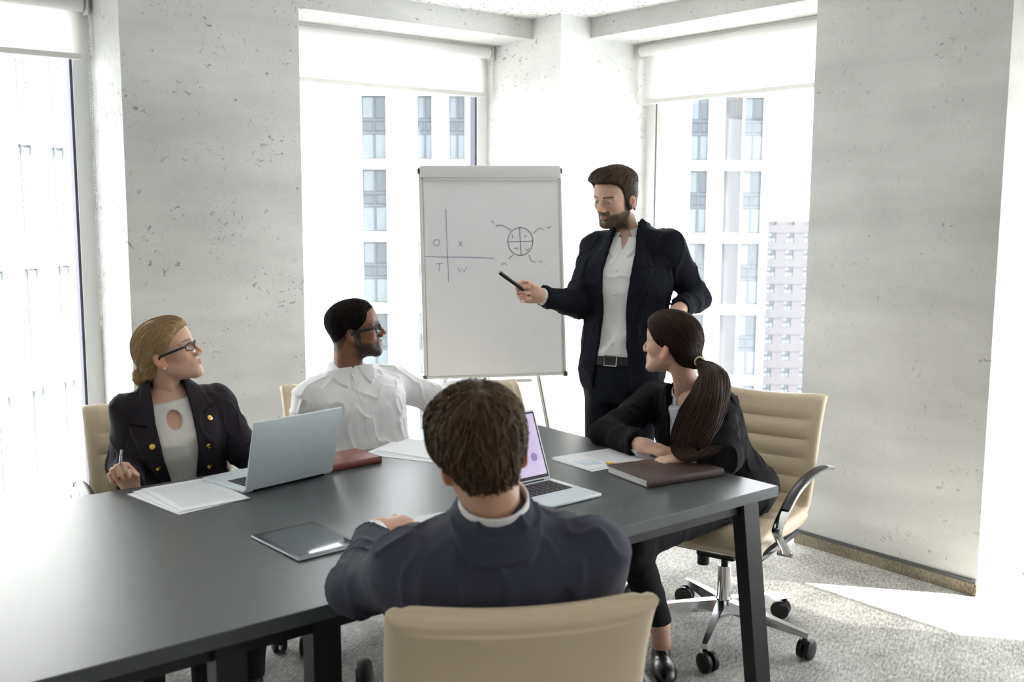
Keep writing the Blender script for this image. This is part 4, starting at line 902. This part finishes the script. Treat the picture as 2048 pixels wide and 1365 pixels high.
    def shoes(s, mt, dirs, skin=False):
        for sd in (0, 1):
            a = s.ank[sd]; u = np.array(dirs[sd], float); u[2] = 0; u /= np.linalg.norm(u); v = np.array((-u[1], u[0], 0)); Bf = np.stack([v, u, (0, 0, 1)], 1)
            def f(P):
                q = (P-A3((a[0], a[1], 0))) @ Bf.astype(F32)
                d = smin(ell(q, (0, .095, .020), (.042, .085, .038)), ell(q, (0, -.010, .030), (.034, .050, .050)), .03); d = d if skin else smin(d, rc(q, (0, -.01, .06), (0, -.005, .095), .034, .036), .03)
                return smax(d, -q[:, 2]+F32(.003), .006)
            c = np.array((a[0], a[1], .06))+u*.07; V, Fq = mesh_sdf(f, c-np.array((.16, .16, .07)), c+np.array((.16, .16, .09)), .005); np_mesh('shoe', V, Fq, mt, s.root)
    def glasses(s, rim=.0016, w_=.046, h_=.030, cz=-.003, y0=.098, dark=True, temple=.0024, zt=.006):
        m = MT['black']; rt = empty('glasses'); rt.parent = s.root; rt.matrix_parent_inverse = s.root.matrix_world.inverted()
        T = lambda q: Vector(tuple(s.hpos+s.HB @ (np.array(q, float)*s.hs)))
        for sx in (-1, 1):
            lp = []
            for i in range(33):
                a = 2*math.pi*i/32; cx, sn = math.cos(a), math.sin(a); e = .55
                px_ = abs(cx)**e*math.copysign(1, cx)*w_/2; pz = abs(sn)**e*math.copysign(1, sn)*h_/2; xx = sx*(.0335+px_*1.0); lp.append(T((xx, y0-.35*max(0, abs(xx)-.030)-.010*max(0, abs(xx)-.04)/.02, cz+pz)))
            MB().tube(lp, rim*s.hs, 8).build('rim', m, rt, True)
            ln = MB(); ln.add(lp[:-1], [tuple(range(32))]); ln.build('lens', MT['lens'], rt)
            tp = [T(q) for q in ((sx*.0565, y0-.014, cz+zt), (sx*.070, y0-.030, cz+zt), (sx*.0775, .045, cz+zt-.001), (sx*.0800, .0, cz+zt-.004), (sx*.081, -.012, cz+zt-.008), (sx*.080, -.030, cz+zt-.026))]
            MB().tube(smooth_path(tp, 5), 1.0, 8, flat=(temple*.5, temple*1.25), upv=tuple(s.HB[:, 0])).build('temple', m, rt, True)
        MB().tube([T((-.011, y0, cz+.006)), T((0, y0+.003, cz+.008)), T((.011, y0, cz+.006))], rim*1.1, 8).build('bridge', m, rt, True)
    def button(s, f, x, z, r_, mt, name='button', parent=None):
        p = s.surf(f, x, z); n_ = grad(f, p[None].astype(F32), .006)[0]; MB().tube([Vector(p-n_*.002), Vector(p+n_*.002), Vector(p+n_*.004)], [r_, r_, r_*.6], 14).build(name, mt, parent if parent is not None else s.root, True)
MT['pearl'] = mat('pearl', (.8, .78, .72), .2)
MT['lens'] = glassy('spectacle lens', (.97, .98, 1.0), .08)
def fabric(name, c, rough=.85, sc_=700, sheen=.15, noise=.10, bump=.25, wr=.5, wst=(1, 1, .5)):
    m_ = mat(name, c, rough, noise=(sc_, noise), bump=(sc_, bump), sheen=sheen, spec=.2); nt = m_.node_tree; b_ = nt.nodes['Principled BSDF']
    old = [n_ for n_ in nt.nodes if n_.type == 'BUMP'][0]; tc = N(nt, 'ShaderNodeTexCoord'); mp = N(nt, 'ShaderNodeMapping'); mp.inputs['Scale'].default_value = wst; nt.links.new(tc.outputs['Object'], mp.inputs[0])
    t = N(nt, 'ShaderNodeTexNoise', i_Scale=16, i_Detail=2, i_Roughness=.4, i_Distortion=.8); t.noise_type = 'RIDGED_MULTIFRACTAL'; nt.links.new(mp.outputs[0], t.inputs[0])
    bp = N(nt, 'ShaderNodeBump', i_Strength=wr, i_Distance=.006); nt.links.new(t.outputs[0], bp.inputs['Height']); nt.links.new(old.outputs[0], bp.inputs['Normal']); nt.links.new(bp.outputs[0], b_.inputs['Normal'])
    return m_
MT['navy'] = fabric('dark navy wool', (.0065, .0085, .0150), sheen=.0); MT['shirtw'] = fabric('white cotton', (.80, .80, .81), .8, 500, .1, .02, .1); MT['jean'] = fabric('dark blue denim', (.008, .011, .019), sheen=.0); MT['plum'] = fabric('dark plum grey wool', (.024, .020, .026), sheen=.02)
MT['cream'] = fabric('cream silk', (.74, .72, .68), .55, 400, .1, .02, .08); MT['blackw'] = fabric('black wool', (.0065, .0065, .0080), sheen=.0); MT['lilac'] = fabric('pale lilac shirt cotton', (.62, .61, .70), .8, 500, .1, .03, .1); MT['bluegrey'] = fabric('blue grey wool', (.045, .049, .072), .8, 600, .05, .10, .3)
MT['shoe'] = mat('black shoe leather', (.012, .012, .012), .3); MT['belt'] = mat('black belt leather', (.008, .007, .007), .4, bump=(400, .1))
GRIP = [(52, 78, 45)]*4; SOFT = [(18, 28, 16), (20, 30, 18), (24, 32, 18), (28, 34, 20)]
TH_G = [(.040, .042, -.020), (.036, .070, -.036), (.020, .090, -.042)]; TH_S = [(.044, .042, -.010), (.054, .070, -.016), (.054, .096, -.020)]
hHF, hHR, UZ = V3(HF), V3(HR), np.array((0, 0, 1.))
# ---------- the standing presenter
m = Pers('standing man in navy jacket and white shirt pointing a marker at the flip chart', J(1245, 760, 4.3),
    tab=MALE, wid=.96, tyaw=-27, hip=J(1243, 742, 4.30), neck=J(1262, 472, 4.33), hscale=.95, hpos=J(1229, 397, 4.27), hrot=(-44, -12, 3), hres=.0022, skin=(.68, .45, .335), lip=(.45, .19, .16), brow=(.045, .026, .016), iris=(.05, .035, .02), look=(.25, 1, -.45),
    hopt=dict(beard=((.028, .015, .009), .98), eyeopen=(.0030, -.0022)), sho=(J(1194, 500, 4.42), J(1338, 494, 4.24)), elb=(J(1152, 607, 4.27), J(1392, 596, 4.33)), wri=(J(1080, 592, 4.16), J(1358, 620, 4.14)))
fwd_ = yawdir(-27); rgt_ = m.B[:, 0]
m.hipj = [m.hip+rgt_*.078-UZ*.02, m.hip-rgt_*.078-UZ*.02]; m.knee = [m.hipj[0]+np.array((0, 0, -.44))+fwd_*.03, m.hipj[1]+np.array((0, 0, -.44))+fwd_*.01]; m.ank = [np.array((*m.knee[0][:2], .10)), np.array((*(m.knee[1][:2]-.03*fwd_[:2]), .10))]
m.body({0: dict(y=-hHR*.92+UZ*.12-hHF*.25, z=hHF*.85-UZ*.30, curl=[(58, 60, 35), (62, 72, 40), (64, 76, 42), (66, 76, 42)], thumb=[(.036, .045, -.018), (.030, .075, -.030), (.024, .098, -.034)]), 1: dict(y=-hHF*.72-hHR*.62-UZ*.22, z=-UZ+hHF*.1, curl=[(4, 8, 5)]*4, thumb=[(.044, .040, -.004), (.064, .060, -.006), (.080, .078, -.006)])})
def thk(q, ang): return (.006+.016*sstep(q[:, 2], .03, .10)+.012*sstep(q[:, 1], .02, .07)*sstep(q[:, 2], .06, .09)).astype(F32)
def hb(q): return F32(.0035)*np.abs(np.sin(q[:, 0]*210+q[:, 2]*70+3*np.sin(q[:, 1]*40)))*sstep(q[:, 2], .03, .07)
hf_ = lambda q: cap_sdf(q, thk, ([0, 25, 42, 55, 68, 80, 90, 100, 118, 145, 180], [.078, .078, .070, .045, -.016, -.028, .012, .002, -.030, -.062, -.068]), .02, hb)
def flow1(p): return np.stack([-p[:, 0]*1.5-.12, -np.ones(len(p)), .55-9*(.05-np.clip(p[:, 1], -.12, .07))], 1).astype(F32)
m.hair(hf_, (-.11, -.14, -.09), (.11, .13, .16), .0026, flow1, 2600, 9, .0075, .004, .0011, .16, (.040, .024, .014), (.150, .092, .056), (.050, .030, .018))
m.jacket(MT['navy'], op=([-.40, -.05, .10, .22, .40, .47, .54], [.090, .078, .058, .050, .062, .060, .05], [-.004]*7), lap=([.08, .16, .38, .41, .47, .50], [0, .018, .075, .075, .050, .03], .405), hem=-.085, rs=.066, re=.054, rw=.040, fold=.0060, off=.018)
sh = m.shirt(MT['shirtw'], vn=([0, .485, .52, .60], [0, 0, .012, .030]), rs=.045, leaf=([.815, .86, .93, 1.05], [.030, .026, .020, .012], [.036, .056, .070, .075]), fold=.0050, rw=.031, cut=.99, st=(1, 1, .8), fs=17, hem=.035); m.shirt_collar(MT['shirtw'], top=.040, h=.05, r0=.060, gap=14, drop=.020, parent=sh, flare=.36)
for z_ in (.10, .20, .30, .395): m.button(m.sf, .0, z_, .0048, MT['paper'], parent=sh)
m.trousers(MT['jean'], th=.080, kn=.060, an=.048); m.shoes(MT['shoe'], (fwd_, fwd_))
bl = MB(); n_ = 48; Vb = []
for i in range(n_):
    a = 2*math.pi*i/n_
    for z_, e in ((.015, .006), (.015, .012), (.050, .012), (.050, .006)):
        t_ = z_/m.Lt; aa, bb, cc = np.interp(t_, m.tt, m.ta)+e, np.interp(t_, m.tt, m.tb)+e, np.interp(t_, m.tt, m.tc); c_, s_ = math.cos(a), math.sin(a)
        Vb.append(m.W((aa*abs(c_)**.83*math.copysign(1, c_), cc+bb*abs(s_)**.83*math.copysign(1, s_), z_)))
bl.add(Vb, [(i*4+j, i*4+(j+1) % 4, ((i+1) % n_)*4+(j+1) % 4, ((i+1) % n_)*4+j) for i in range(n_) for j in range(4)]); bo = bl.build('belt', MT['belt'], m.root, True); bo.matrix_parent_inverse = m.root.matrix_world.inverted()
yb = float(np.interp(.03/m.Lt, m.tt, m.tb)+np.interp(.03/m.Lt, m.tt, m.tc))+.014
bk = MB().tube([Vector(m.W((sx*.026, yb, z_))) for sx, z_ in ((-1, .012), (1, .012), (1, .053), (-1, .053), (-1, .012))], .0028, 8).build('buckle', MT['steel'], bo, True)
pm = empty('marker_pen', tuple(J(1030, 567, 4.06)), 0, 'black marker pen held by the standing man', 'pen'); bpy.context.view_layer.update()
p0, p1 = J(1000, 546, 4.03), J(1052, 584, 4.09)
for nm, a_, b_, r_ in (('barrel', .30, 1.15, .0075), ('cap', 0, .30, .0082), ('cap_end', -.03, 0, .006)):
    o_ = MB().tube([Vector(p0+(p1-p0)*a_), Vector(p0+(p1-p0)*b_)], r_, 14).build(nm, MT['black'], pm, True); o_.matrix_parent_inverse = pm.matrix_world.inverted()
# ---------- the blonde woman
def seat_legs(p, hipw, kdir, kz=.545, klen=.42, adir=None, foot=(.0, .0), kz2=None):
    r_ = p.B[:, 0]; kd = np.array(kdir, float); kd[2] = 0; kd /= np.linalg.norm(kd)
    p.hipj = [p.hip+r_*hipw, p.hip-r_*hipw]
    for h_ in p.hipj: h_[2] = .565
    p.knee = [np.array((*(h_+kd*klen)[:2], kz)) for h_ in p.hipj]
    ad = kd if adir is None else np.array(adir, float)
    p.ank = [np.array((*(k_+ad*fo)[:2], .10)) for k_, fo in zip(p.knee, foot)]; p.kd = kd
m = Pers('blonde woman in a dark plum blazer with gold buttons and black-framed glasses', (1.30, 3.42),
    tab=FEMALE, wid=1.0, tyaw=24, hip=np.array((1.330, 3.43, .56)), neck=J(334, 782, 3.50), hscale=.93, hpos=J(338, 704, 3.46), hrot=(91, 18, -2), jcol=.004, jcy=.012, hres=.0022, skin=(.66, .42, .31), lip=(.50, .20, .18), brow=(.16, .09, .05), iris=(.06, .07, .07), look=(0, 1, .1),
    hopt=dict(fem=1, jaw=.90, neck=.86, lash=1), sho=(J(262, 826, 3.42), J(428, 806, 3.60)), elb=(J(248, 930, 3.50), J(492, 905, 3.58)), wri=(J(262, 974, 3.24), J(545, 925, 3.40)))
seat_legs(m, .085, (-.1, -1, 0), foot=(.05, -.05))
m.body({0: dict(y=-hHF*.35-hHR*.30+UZ*.80, z=hHF*.80+UZ*.35-hHR*.30, curl=[(55, 80, 40), (58, 82, 45), (60, 84, 45), (62, 84, 45)], thumb=TH_G, s=.90), 1: dict(y=-hHF*.6+hHR*.5, z=UZ, curl=SOFT, thumb=TH_S, s=.90)})
HLF = ([0, 25, 45, 60, 72, 84, 92, 104, 125, 150, 180], [.072, .066, .048, .018, .002, -.004, .012, -.020, -.052, -.070, -.075])
BUN = (0, -.122, -.056)
def hfb(q):
    d = cap_sdf(q, .012, HLF, .022, lambda q_: F32(.0018)*np.abs(np.sin(vnoise(q_*A3((1, .25, .6)), 130)*14)))
    b = ell(q, BUN, (.038, .031, .033))-F32(.0035)*np.sin(np.arctan2(q[:, 2]+.056, q[:, 0])*3+np.sqrt(q[:, 0]**2+(q[:, 2]+.056)**2)*420)
    return smin(d, b, .014)
def flowb(p): d = A3(BUN)-p; d = d+np.stack([0*p[:, 0], 0*p[:, 0], .05*sstep(p[:, 1], -.06, .06)], 1); return (d/np.linalg.norm(d, axis=1, keepdims=True)).astype(F32)
m.hair(hfb, (-.11, -.16, -.10), (.11, .12, .14), .0026, flowb, 3800, 10, .0095, .0018, .0008, .06, (.30, .185, .085), (.72, .52, .28), (.36, .225, .105))
jk = m.jacket(MT['plum'], op=([-.2, 0, .10, .25, .36, .45, .52], [.004, .012, .034, .056, .060, .054, .045], [.0, 0, 0, 0, 0, 0, 0]), lap=([.04, .10, .33, .36, .42, .46], [0, .02, .080, .080, .050, .03], .355), hem=-.12, rs=.060, re=.050, rw=.039, fold=.0055, off=.015, pad=.004)
m.shirt(MT['cream'], name='blouse', neckcut=.955, fold=.0040, rs=.045, re=.038, rw=.028, cut=.90, key=(.350, .024, .030), st=(.7, .7, 1), fs=12)
for x_, z_ in ((.084, .292), (.074, .212), (-.088, .255), (-.084, .175), (-.112, .335)): m.button(m.jf, x_, z_, .0095, MT['gold'], parent=jk)
m.trousers(MT['plum'], th=.082, kn=.058, an=.044); m.shoes(MT['shoe'], (m.kd, m.kd))
m.glasses(rim=.0018, w_=.048, h_=.026, temple=.0030, y0=.097)
er_ = MB(); pe = m.hpos+m.HB @ (np.array((.087, -.006, -.044))*m.hs); er_.lathe([(.0001+.0042*math.sin(math.pi*i/8), .0042*math.cos(math.pi*i/8)) for i in range(9)], tuple(pe), 12); eo_ = er_.build('earring', MT['pearl'] if 'pearl' in MT else MT['steel'], m.root, True); eo_.matrix_parent_inverse = m.root.matrix_world.inverted()
wr_, Bh_ = m.hb[0]; pc = wr_+Bh_ @ np.array((.012, .088, -.034)); dp = (UZ*.95-hHF*.10+hHR*.16); dp /= np.linalg.norm(dp)
pn = empty('ballpoint_pen', tuple(pc), 0, 'silver pen held upright in the blonde woman\'s fist', 'pen'); bpy.context.view_layer.update()
for nm, a_, b_, r_, mm in (('barrel', -.040, .045, .0045, 'steel'), ('clip', .046, .062, .0035, 'steel')):
    o_ = MB().tube([Vector(pc+dp*a_), Vector(pc+dp*b_)], r_, 12).build(nm, MT[mm], pn, True); o_.matrix_parent_inverse = pn.matrix_world.inverted()
# ---------- the man in the white shirt
m = Pers('seated man with short black hair, black glasses and a white shirt', (2.0, 3.38),
    tab=MALE, wid=1.0, tyaw=26, hip=np.array((2.03, 3.38, .56)), neck=J(693, 738, 4.06), hscale=.98, hpos=J(710, 660, 4.00), hrot=(99, 9, 0), hres=.0022, skin=(.23, .110, .062), lip=(.22, .10, .08), brow=(.012, .008, .006), iris=(.02, .012, .008), look=(0, 1, .1),
    hopt=dict(beard=((.010, .007, .006), .95), fade=(.020, .014, .011), neck=1.05), sho=(J(622, 796, 3.98), J(778, 766, 4.17)), elb=(J(606, 905, 4.02), J(872, 800, 4.25)), wri=(J(690, 945, 3.85), J(935, 778, 4.40)))
seat_legs(m, .095, (.0, -1, 0), foot=(.05, .0))
m.body({0: dict(y=hHR*.9, z=UZ, curl=SOFT, thumb=TH_S), 1: dict(y=hHR*.8-UZ*.5, z=UZ*.7+hHR*.5, curl=SOFT, thumb=TH_S)})
HLM = ([0, 25, 38, 48, 58, 70, 84, 97, 118, 145, 180], [.076, .074, .066, .034, .018, .004, .000, .008, -.014, -.036, -.040])
hfm = lambda q: cap_sdf(q, lambda q_, a_: (.0006+.0075*sstep(q_[:, 2], .0, .085)).astype(F32), HLM, .05, lambda q_: F32(.0010)*vnoise(q_, 520), False)
def flowm(p): return np.stack([p[:, 0]*0+.1, -np.ones(len(p)), p[:, 1]*6], 1).astype(F32)
m.hair(hfm, (-.11, -.14, -.09), (.11, .12, .14), .0026, flowm, 40, 3, .002, .0012, .0007, .6, (.008, .006, .005), (.020, .015, .012), (.010, .0075, .0065), mt='hairmatte')
sh = m.shirt(MT['shirtw'], off=.020, rs=.068, re=.058, rw=.046, cut=.98, vn=([0, .41, .47, .60], [0, .0, .016, .034]), fold=.0065, res=.0045, neckcut=.985, st=(1, 1, .6), fs=21, seed=2, leaf=([.80, .85, .92, 1.02], [.044, .034, .024, .014], [.050, .074, .086, .090]))
m.shirt_collar(MT['shirtw'], top=.036, h=.060, r0=.060, gap=18, drop=.034, parent=sh, flare=.50, tilt=8)
pk = MB(); pv = []
for i in range(18):
    z_ = .40-.46*i/17
    for x_ in (-.015, .015): q_ = m.surf(m.sf, x_, z_); pv.append(q_+m.B[:, 1]*.0018)
pk.add(pv, [(2*i, 2*i+1, 2*i+3, 2*i+2) for i in range(17)]); po = pk.build('placket', MT['shirtw'], sh, True); po.matrix_parent_inverse = sh.matrix_world.inverted()
for z_ in (.36, .27, .18, .09): m.button(m.sf, .0, z_, .0052, MT['paper'], parent=sh)
m.trousers(MT['blackw']); m.shoes(MT['shoe'], (m.kd, m.kd)); m.glasses(rim=.0026, w_=.050, h_=.036, temple=.0048, y0=.098)
# ---------- the dark-haired woman
m = Pers('dark-haired woman with a long ponytail and black jacket leaning on the table', (2.98, 2.45),
    tab=FEMALE, wid=1.02, tcut=.055, tyaw=-38, hip=np.array((3.00, 2.44, .56)), neck=J(1378, 788, 3.76), hscale=.95, hpos=J(1341, 688, 3.74), hrot=(-124, 4, 3), hres=.0022, skin=(.66, .43, .32), lip=(.50, .22, .19), brow=(.03, .017, .011), iris=(.04, .025, .015), look=(0, 1, .1),
    hopt=dict(fem=1, jaw=.93, neck=.84, lash=1), sho=(J(1308, 800, 3.92), J(1437, 812, 3.62)), elb=(J(1213, 866, 3.78), J(1452, 912, 3.44)), wri=(J(1288, 893, 3.56), J(1372, 917, 3.42)))
seat_legs(m, .085, (-.956, -.29, 0), klen=.40); m.knee = [J(1230, 1075, 3.42), J(1262, 1085, 3.30)]
for k_ in m.knee: k_[2] = .545
_ft = V3(onz(1322, 1330, 0)); m.ank = [np.array((2.42, 2.62, .10)), np.array((_ft[0]-.0, _ft[1]+.0, .12))]
m.body({0: dict(y=hHR*.72-hHF*.62-UZ*.10, z=UZ*.9-hHF*.25, curl=SOFT, thumb=TH_S, s=.92), 1: dict(y=-hHR*.9-hHF*.1-UZ*.08, z=UZ, curl=SOFT, thumb=TH_S, s=.92)})
TIE = (-.0, -.122, -.052)
def hfd(q): return smin(cap_sdf(q, .014, HLF, .022, lambda q_: F32(.0016)*np.abs(np.sin(vnoise(q_*A3((1, .25, .6)), 130)*14))), ell(q, TIE, (.017, .020, .017)), .030)
def flowd(p): d = A3(TIE)-p; return (d/np.linalg.norm(d, axis=1, keepdims=True)).astype(F32)
# ponytail: falls over the near shoulder to the lap
toL = lambda w_: ((w_-m.hpos) @ m.HB)/m.hs
tailw = [J(1396, 722, 3.66), J(1410, 732, 3.59), J(1424, 756, 3.52), J(1418, 796, 3.46), J(1402, 836, 3.43), J(1384, 872, 3.41), J(1374, 900, 3.40), J(1394, 912, 3.37), J(1440, 896, 3.36)]
tp = [Vector(q) for q in smooth_path([tuple(toL(q)) for q in tailw], 6)]; tpn = np.array([tuple(q) for q in tp]); nt_ = len(tpn)
trad = np.interp(np.linspace(0, 1, nt_), [0, .05, .15, .3, .5, .68, .8, .9, 1], [.012, .016, .036, .058, .070, .060, .040, .024, .008])
sideL = m.HB.T @ (hHR*.95+UZ*.2); sideL /= np.linalg.norm(sideL)            # the tail is a flat sheet across the chest
def ftail(q):
    d = None
    for i in range(nt_-1):
        a, b = A3(tpn[i]), A3(tpn[i+1]); ba = b-a; h = np.clip(((q-a) @ ba)/F32((ba*ba).sum()), 0, 1); r_ = q-a-h[:, None]*ba; T_ = ba/np.linalg.norm(ba)
        u = A3(sideL)-T_*(A3(sideL) @ T_); u /= np.linalg.norm(u)+1e-6; v = np.cross(T_, u); w_ = F32(trad[i])+F32(trad[i+1]-trad[i])*h
        k_ = np.sqrt((r_ @ u)**2+((r_ @ v)*2.4)**2+((r_ @ T_))**2)-w_*F32(.86); d = k_ if d is None else np.minimum(d, k_)
    return d*F32(.5)
def tube_strands(path, rads, K, per, rad, c0, c1, seed, spread=1.0):
    rg = np.random.RandomState(seed); n = len(path); T_ = np.gradient(path, axis=0); T_ /= np.linalg.norm(T_, axis=1, keepdims=True)
    u = sideL[None]-T_*(T_ @ sideL)[:, None]; u /= np.linalg.norm(u, axis=1, keepdims=True); b = np.cross(T_, u)/2.4; out = np.zeros((n, K, 3, 3), F32)
    a = rg.rand(K)*2*math.pi; r_ = np.sqrt(rg.rand(K))*.45+.60; dr = rg.randn(K)*.35
    for i in range(n):
        t_ = i/(n-1); aa = a+dr*t_; cen = path[i]+(u[i]*np.cos(aa)[:, None]+b[i]*np.sin(aa)[:, None])*(rads[i]*r_*spread*(1+.10*np.sin(9*t_+a*3)))[:, None]
        for k_ in range(3): an = 2*math.pi*k_/3; out[i, :, k_] = cen+(u[i]*math.cos(an)+b[i]*2.4*math.sin(an))*rad
    idx = np.arange(n*K*3).reshape(n, K, 3); Fq = []
    for k_ in range(3): Fq.append(np.stack([idx[:-1, :, k_], idx[:-1, :, (k_+1) % 3], idx[1:, :, (k_+1) % 3], idx[1:, :, k_]], -1).reshape(-1, 4))
    t = rg.rand(K, 1); col = A3(c0)*(1-t)+A3(c1)*t; return out.reshape(-1, 3), np.concatenate(Fq), np.broadcast_to(col[None, :, None, :], (n, K, 3, 3)).reshape(-1, 3)
DK0, DK1, DKB = (.012, .007, .005), (.070, .034, .022), (.016, .009, .007)
Vt, Ft = mesh_sdf(ftail, tpn.min(0)-.06, tpn.max(0)+.06, .004)
m.hair(hfd, (-.11, -.17, -.10), (.11, .12, .14), .0026, flowd, 3600, 11, .0095, .0018, .0009, .06, DK0, DK1, DKB, extra=[(Vt, Ft, np.tile(A3(DKB), (len(Vt), 1))), tube_strands(tpn, trad, 1500, 1, .0012, DK0, DK1, 3)])
ht = MB(); tc_ = tpn[1]; td = tpn[3]-tpn[0]; td /= np.linalg.norm(td); tu = np.cross(td, (1, 0, 0)); tu /= np.linalg.norm(tu); tv = np.cross(td, tu)
ht.tube([Vector(m.hpos+m.HB @ ((tc_+(tu*math.cos(2*math.pi*i/20)+tv*math.sin(2*math.pi*i/20))*.016)*m.hs)) for i in range(21)], .0035, 8); ho = ht.build('hair_tie', MT['leather'], m.root, True); ho.matrix_parent_inverse = m.root.matrix_world.inverted()
m.jacket(MT['blackw'], op=([-.2, 0, .10, .25, .36, .45, .52], [.034, .042, .056, .066, .068, .060, .048], [.0]*7), lap=([.04, .10, .33, .36, .42, .46], [0, .02, .060, .060, .045, .03], .355), hem=-.12, rs=.062, re=.052, rw=.040, fold=.0060, off=.014, pad=.004, seed=4, cut=.84)
sh = m.shirt(MT['lilac'], fold=.0008, rs=.045, re=.040, rw=.035, cut=.97, vn=([0, .36, .42, .56], [0, 0, .016, .05]), leaf=([.80, .85, .92, 1.02], [.030, .026, .020, .012], [.036, .056, .066, .070])); m.shirt_collar(MT['lilac'], top=.036, h=.062, r0=.052, gap=20, drop=.028, parent=sh, flare=.36)
for z_ in (.33, .24): m.button(m.sf, 0, z_, .0045, MT['paper'], parent=sh)
m.trousers(MT['blackw'], th=.080, kn=.058, an=.044); m.shoes(MT['shoe'], ((-.9, -.2, 0), (-.5, -.6, 0)), True)
# ---------- the man seen from behind
m = Pers('brown-haired man in a grey-blue suit seen from behind at the near side of the table', (1.30, 1.66),
    tab=SUIT, wid=1.06, kk=.075, seam=.0016, tyaw=188, hip=np.array((1.30, 1.645, .56)), neck=J(990, 1044, 1.985), hscale=.925, hpos=J(962, 908, 1.975), hrot=(191, -4, 11), hres=.0026, skin=(.58, .35, .25), lip=(.45, .2, .17), brow=(.05, .03, .02), iris=(.04, .03, .02), look=(0, 1, 0),
    trap=.085, jcen=.010, jcol=.024, hopt=dict(neck=1.10), sho=(J(1184, 1122, 2.02), J(812, 1142, 2.04)), elb=(J(1200, 1275, 2.16), J(716, 1176, 2.20)), wri=(J(1150, 1280, 2.36), J(752, 1062, 2.50)))
seat_legs(m, .095, (math.cos(R(66)), math.sin(R(66)), 0), foot=(.0, .05))
m.body({0: dict(y=hHF*.8-hHR*.5-UZ*.2, z=UZ, curl=SOFT, thumb=TH_S), 1: dict(y=hHF*.62+hHR*.75+UZ*.10, z=UZ*.95-hHF*.2, curl=[(40, 50, 30), (44, 52, 30), (48, 54, 30), (50, 55, 30)], thumb=TH_G)})
def thk5(q, ang): return (.010+.010*sstep(q[:, 2], -.02, .06)+.010*sstep(q[:, 2], .05, .10)+.020*np.exp(-((q[:, 0]+.052)**2+(q[:, 1]-.015)**2+(q[:, 2]-.088)**2)/.0009)+.008*np.exp(-((q[:, 0]+.075)**2+(q[:, 2]-.02)**2)/.0015)).astype(F32)
hf5 = lambda q: cap_sdf(q, thk5, ([0, 25, 42, 55, 68, 80, 90, 100, 118, 145, 180], [.078, .078, .070, .045, -.010, -.020, .014, .004, -.026, -.050, -.056]), .02, lambda q_: F32(.004)*np.abs(np.sin(vnoise(q_*A3((1, .5, .45)), 75, 2)*9)))
def flow5(p): r_ = p-A3((.015, -.060, .10)); f_ = np.stack([r_[:, 0]*1.0, r_[:, 1]*.6, r_[:, 2]*1.0-.035], 1); return (f_/(np.linalg.norm(f_, axis=1, keepdims=True)+1e-6)).astype(F32)
m.hair(hf5, (-.125, -.15, -.10), (.125, .13, .16), .0028, flow5, 5200, 9, .0070, .006, .0010, .22, (.050, .029, .016), (.230, .145, .080), (.070, .041, .023))
m.jacket(MT['bluegrey'], op=None, hem=-.14, rs=.056, re=.056, rw=.040, fold=.0060, off=.014, pad=.020, seed=7, cut=.84, res=.0048)
sh = m.shirt(MT['shirtw'], rs=.045, rw=.033, res=.007, neckcut=.70); m.shirt_collar(MT['shirtw'], top=.052, h=.026, r0=.0640, parent=sh, flare=.0, drop=0, cen=(0, .010))
m.trousers(MT['blackw']); m.shoes(MT['shoe'], (m.kd, m.kd))
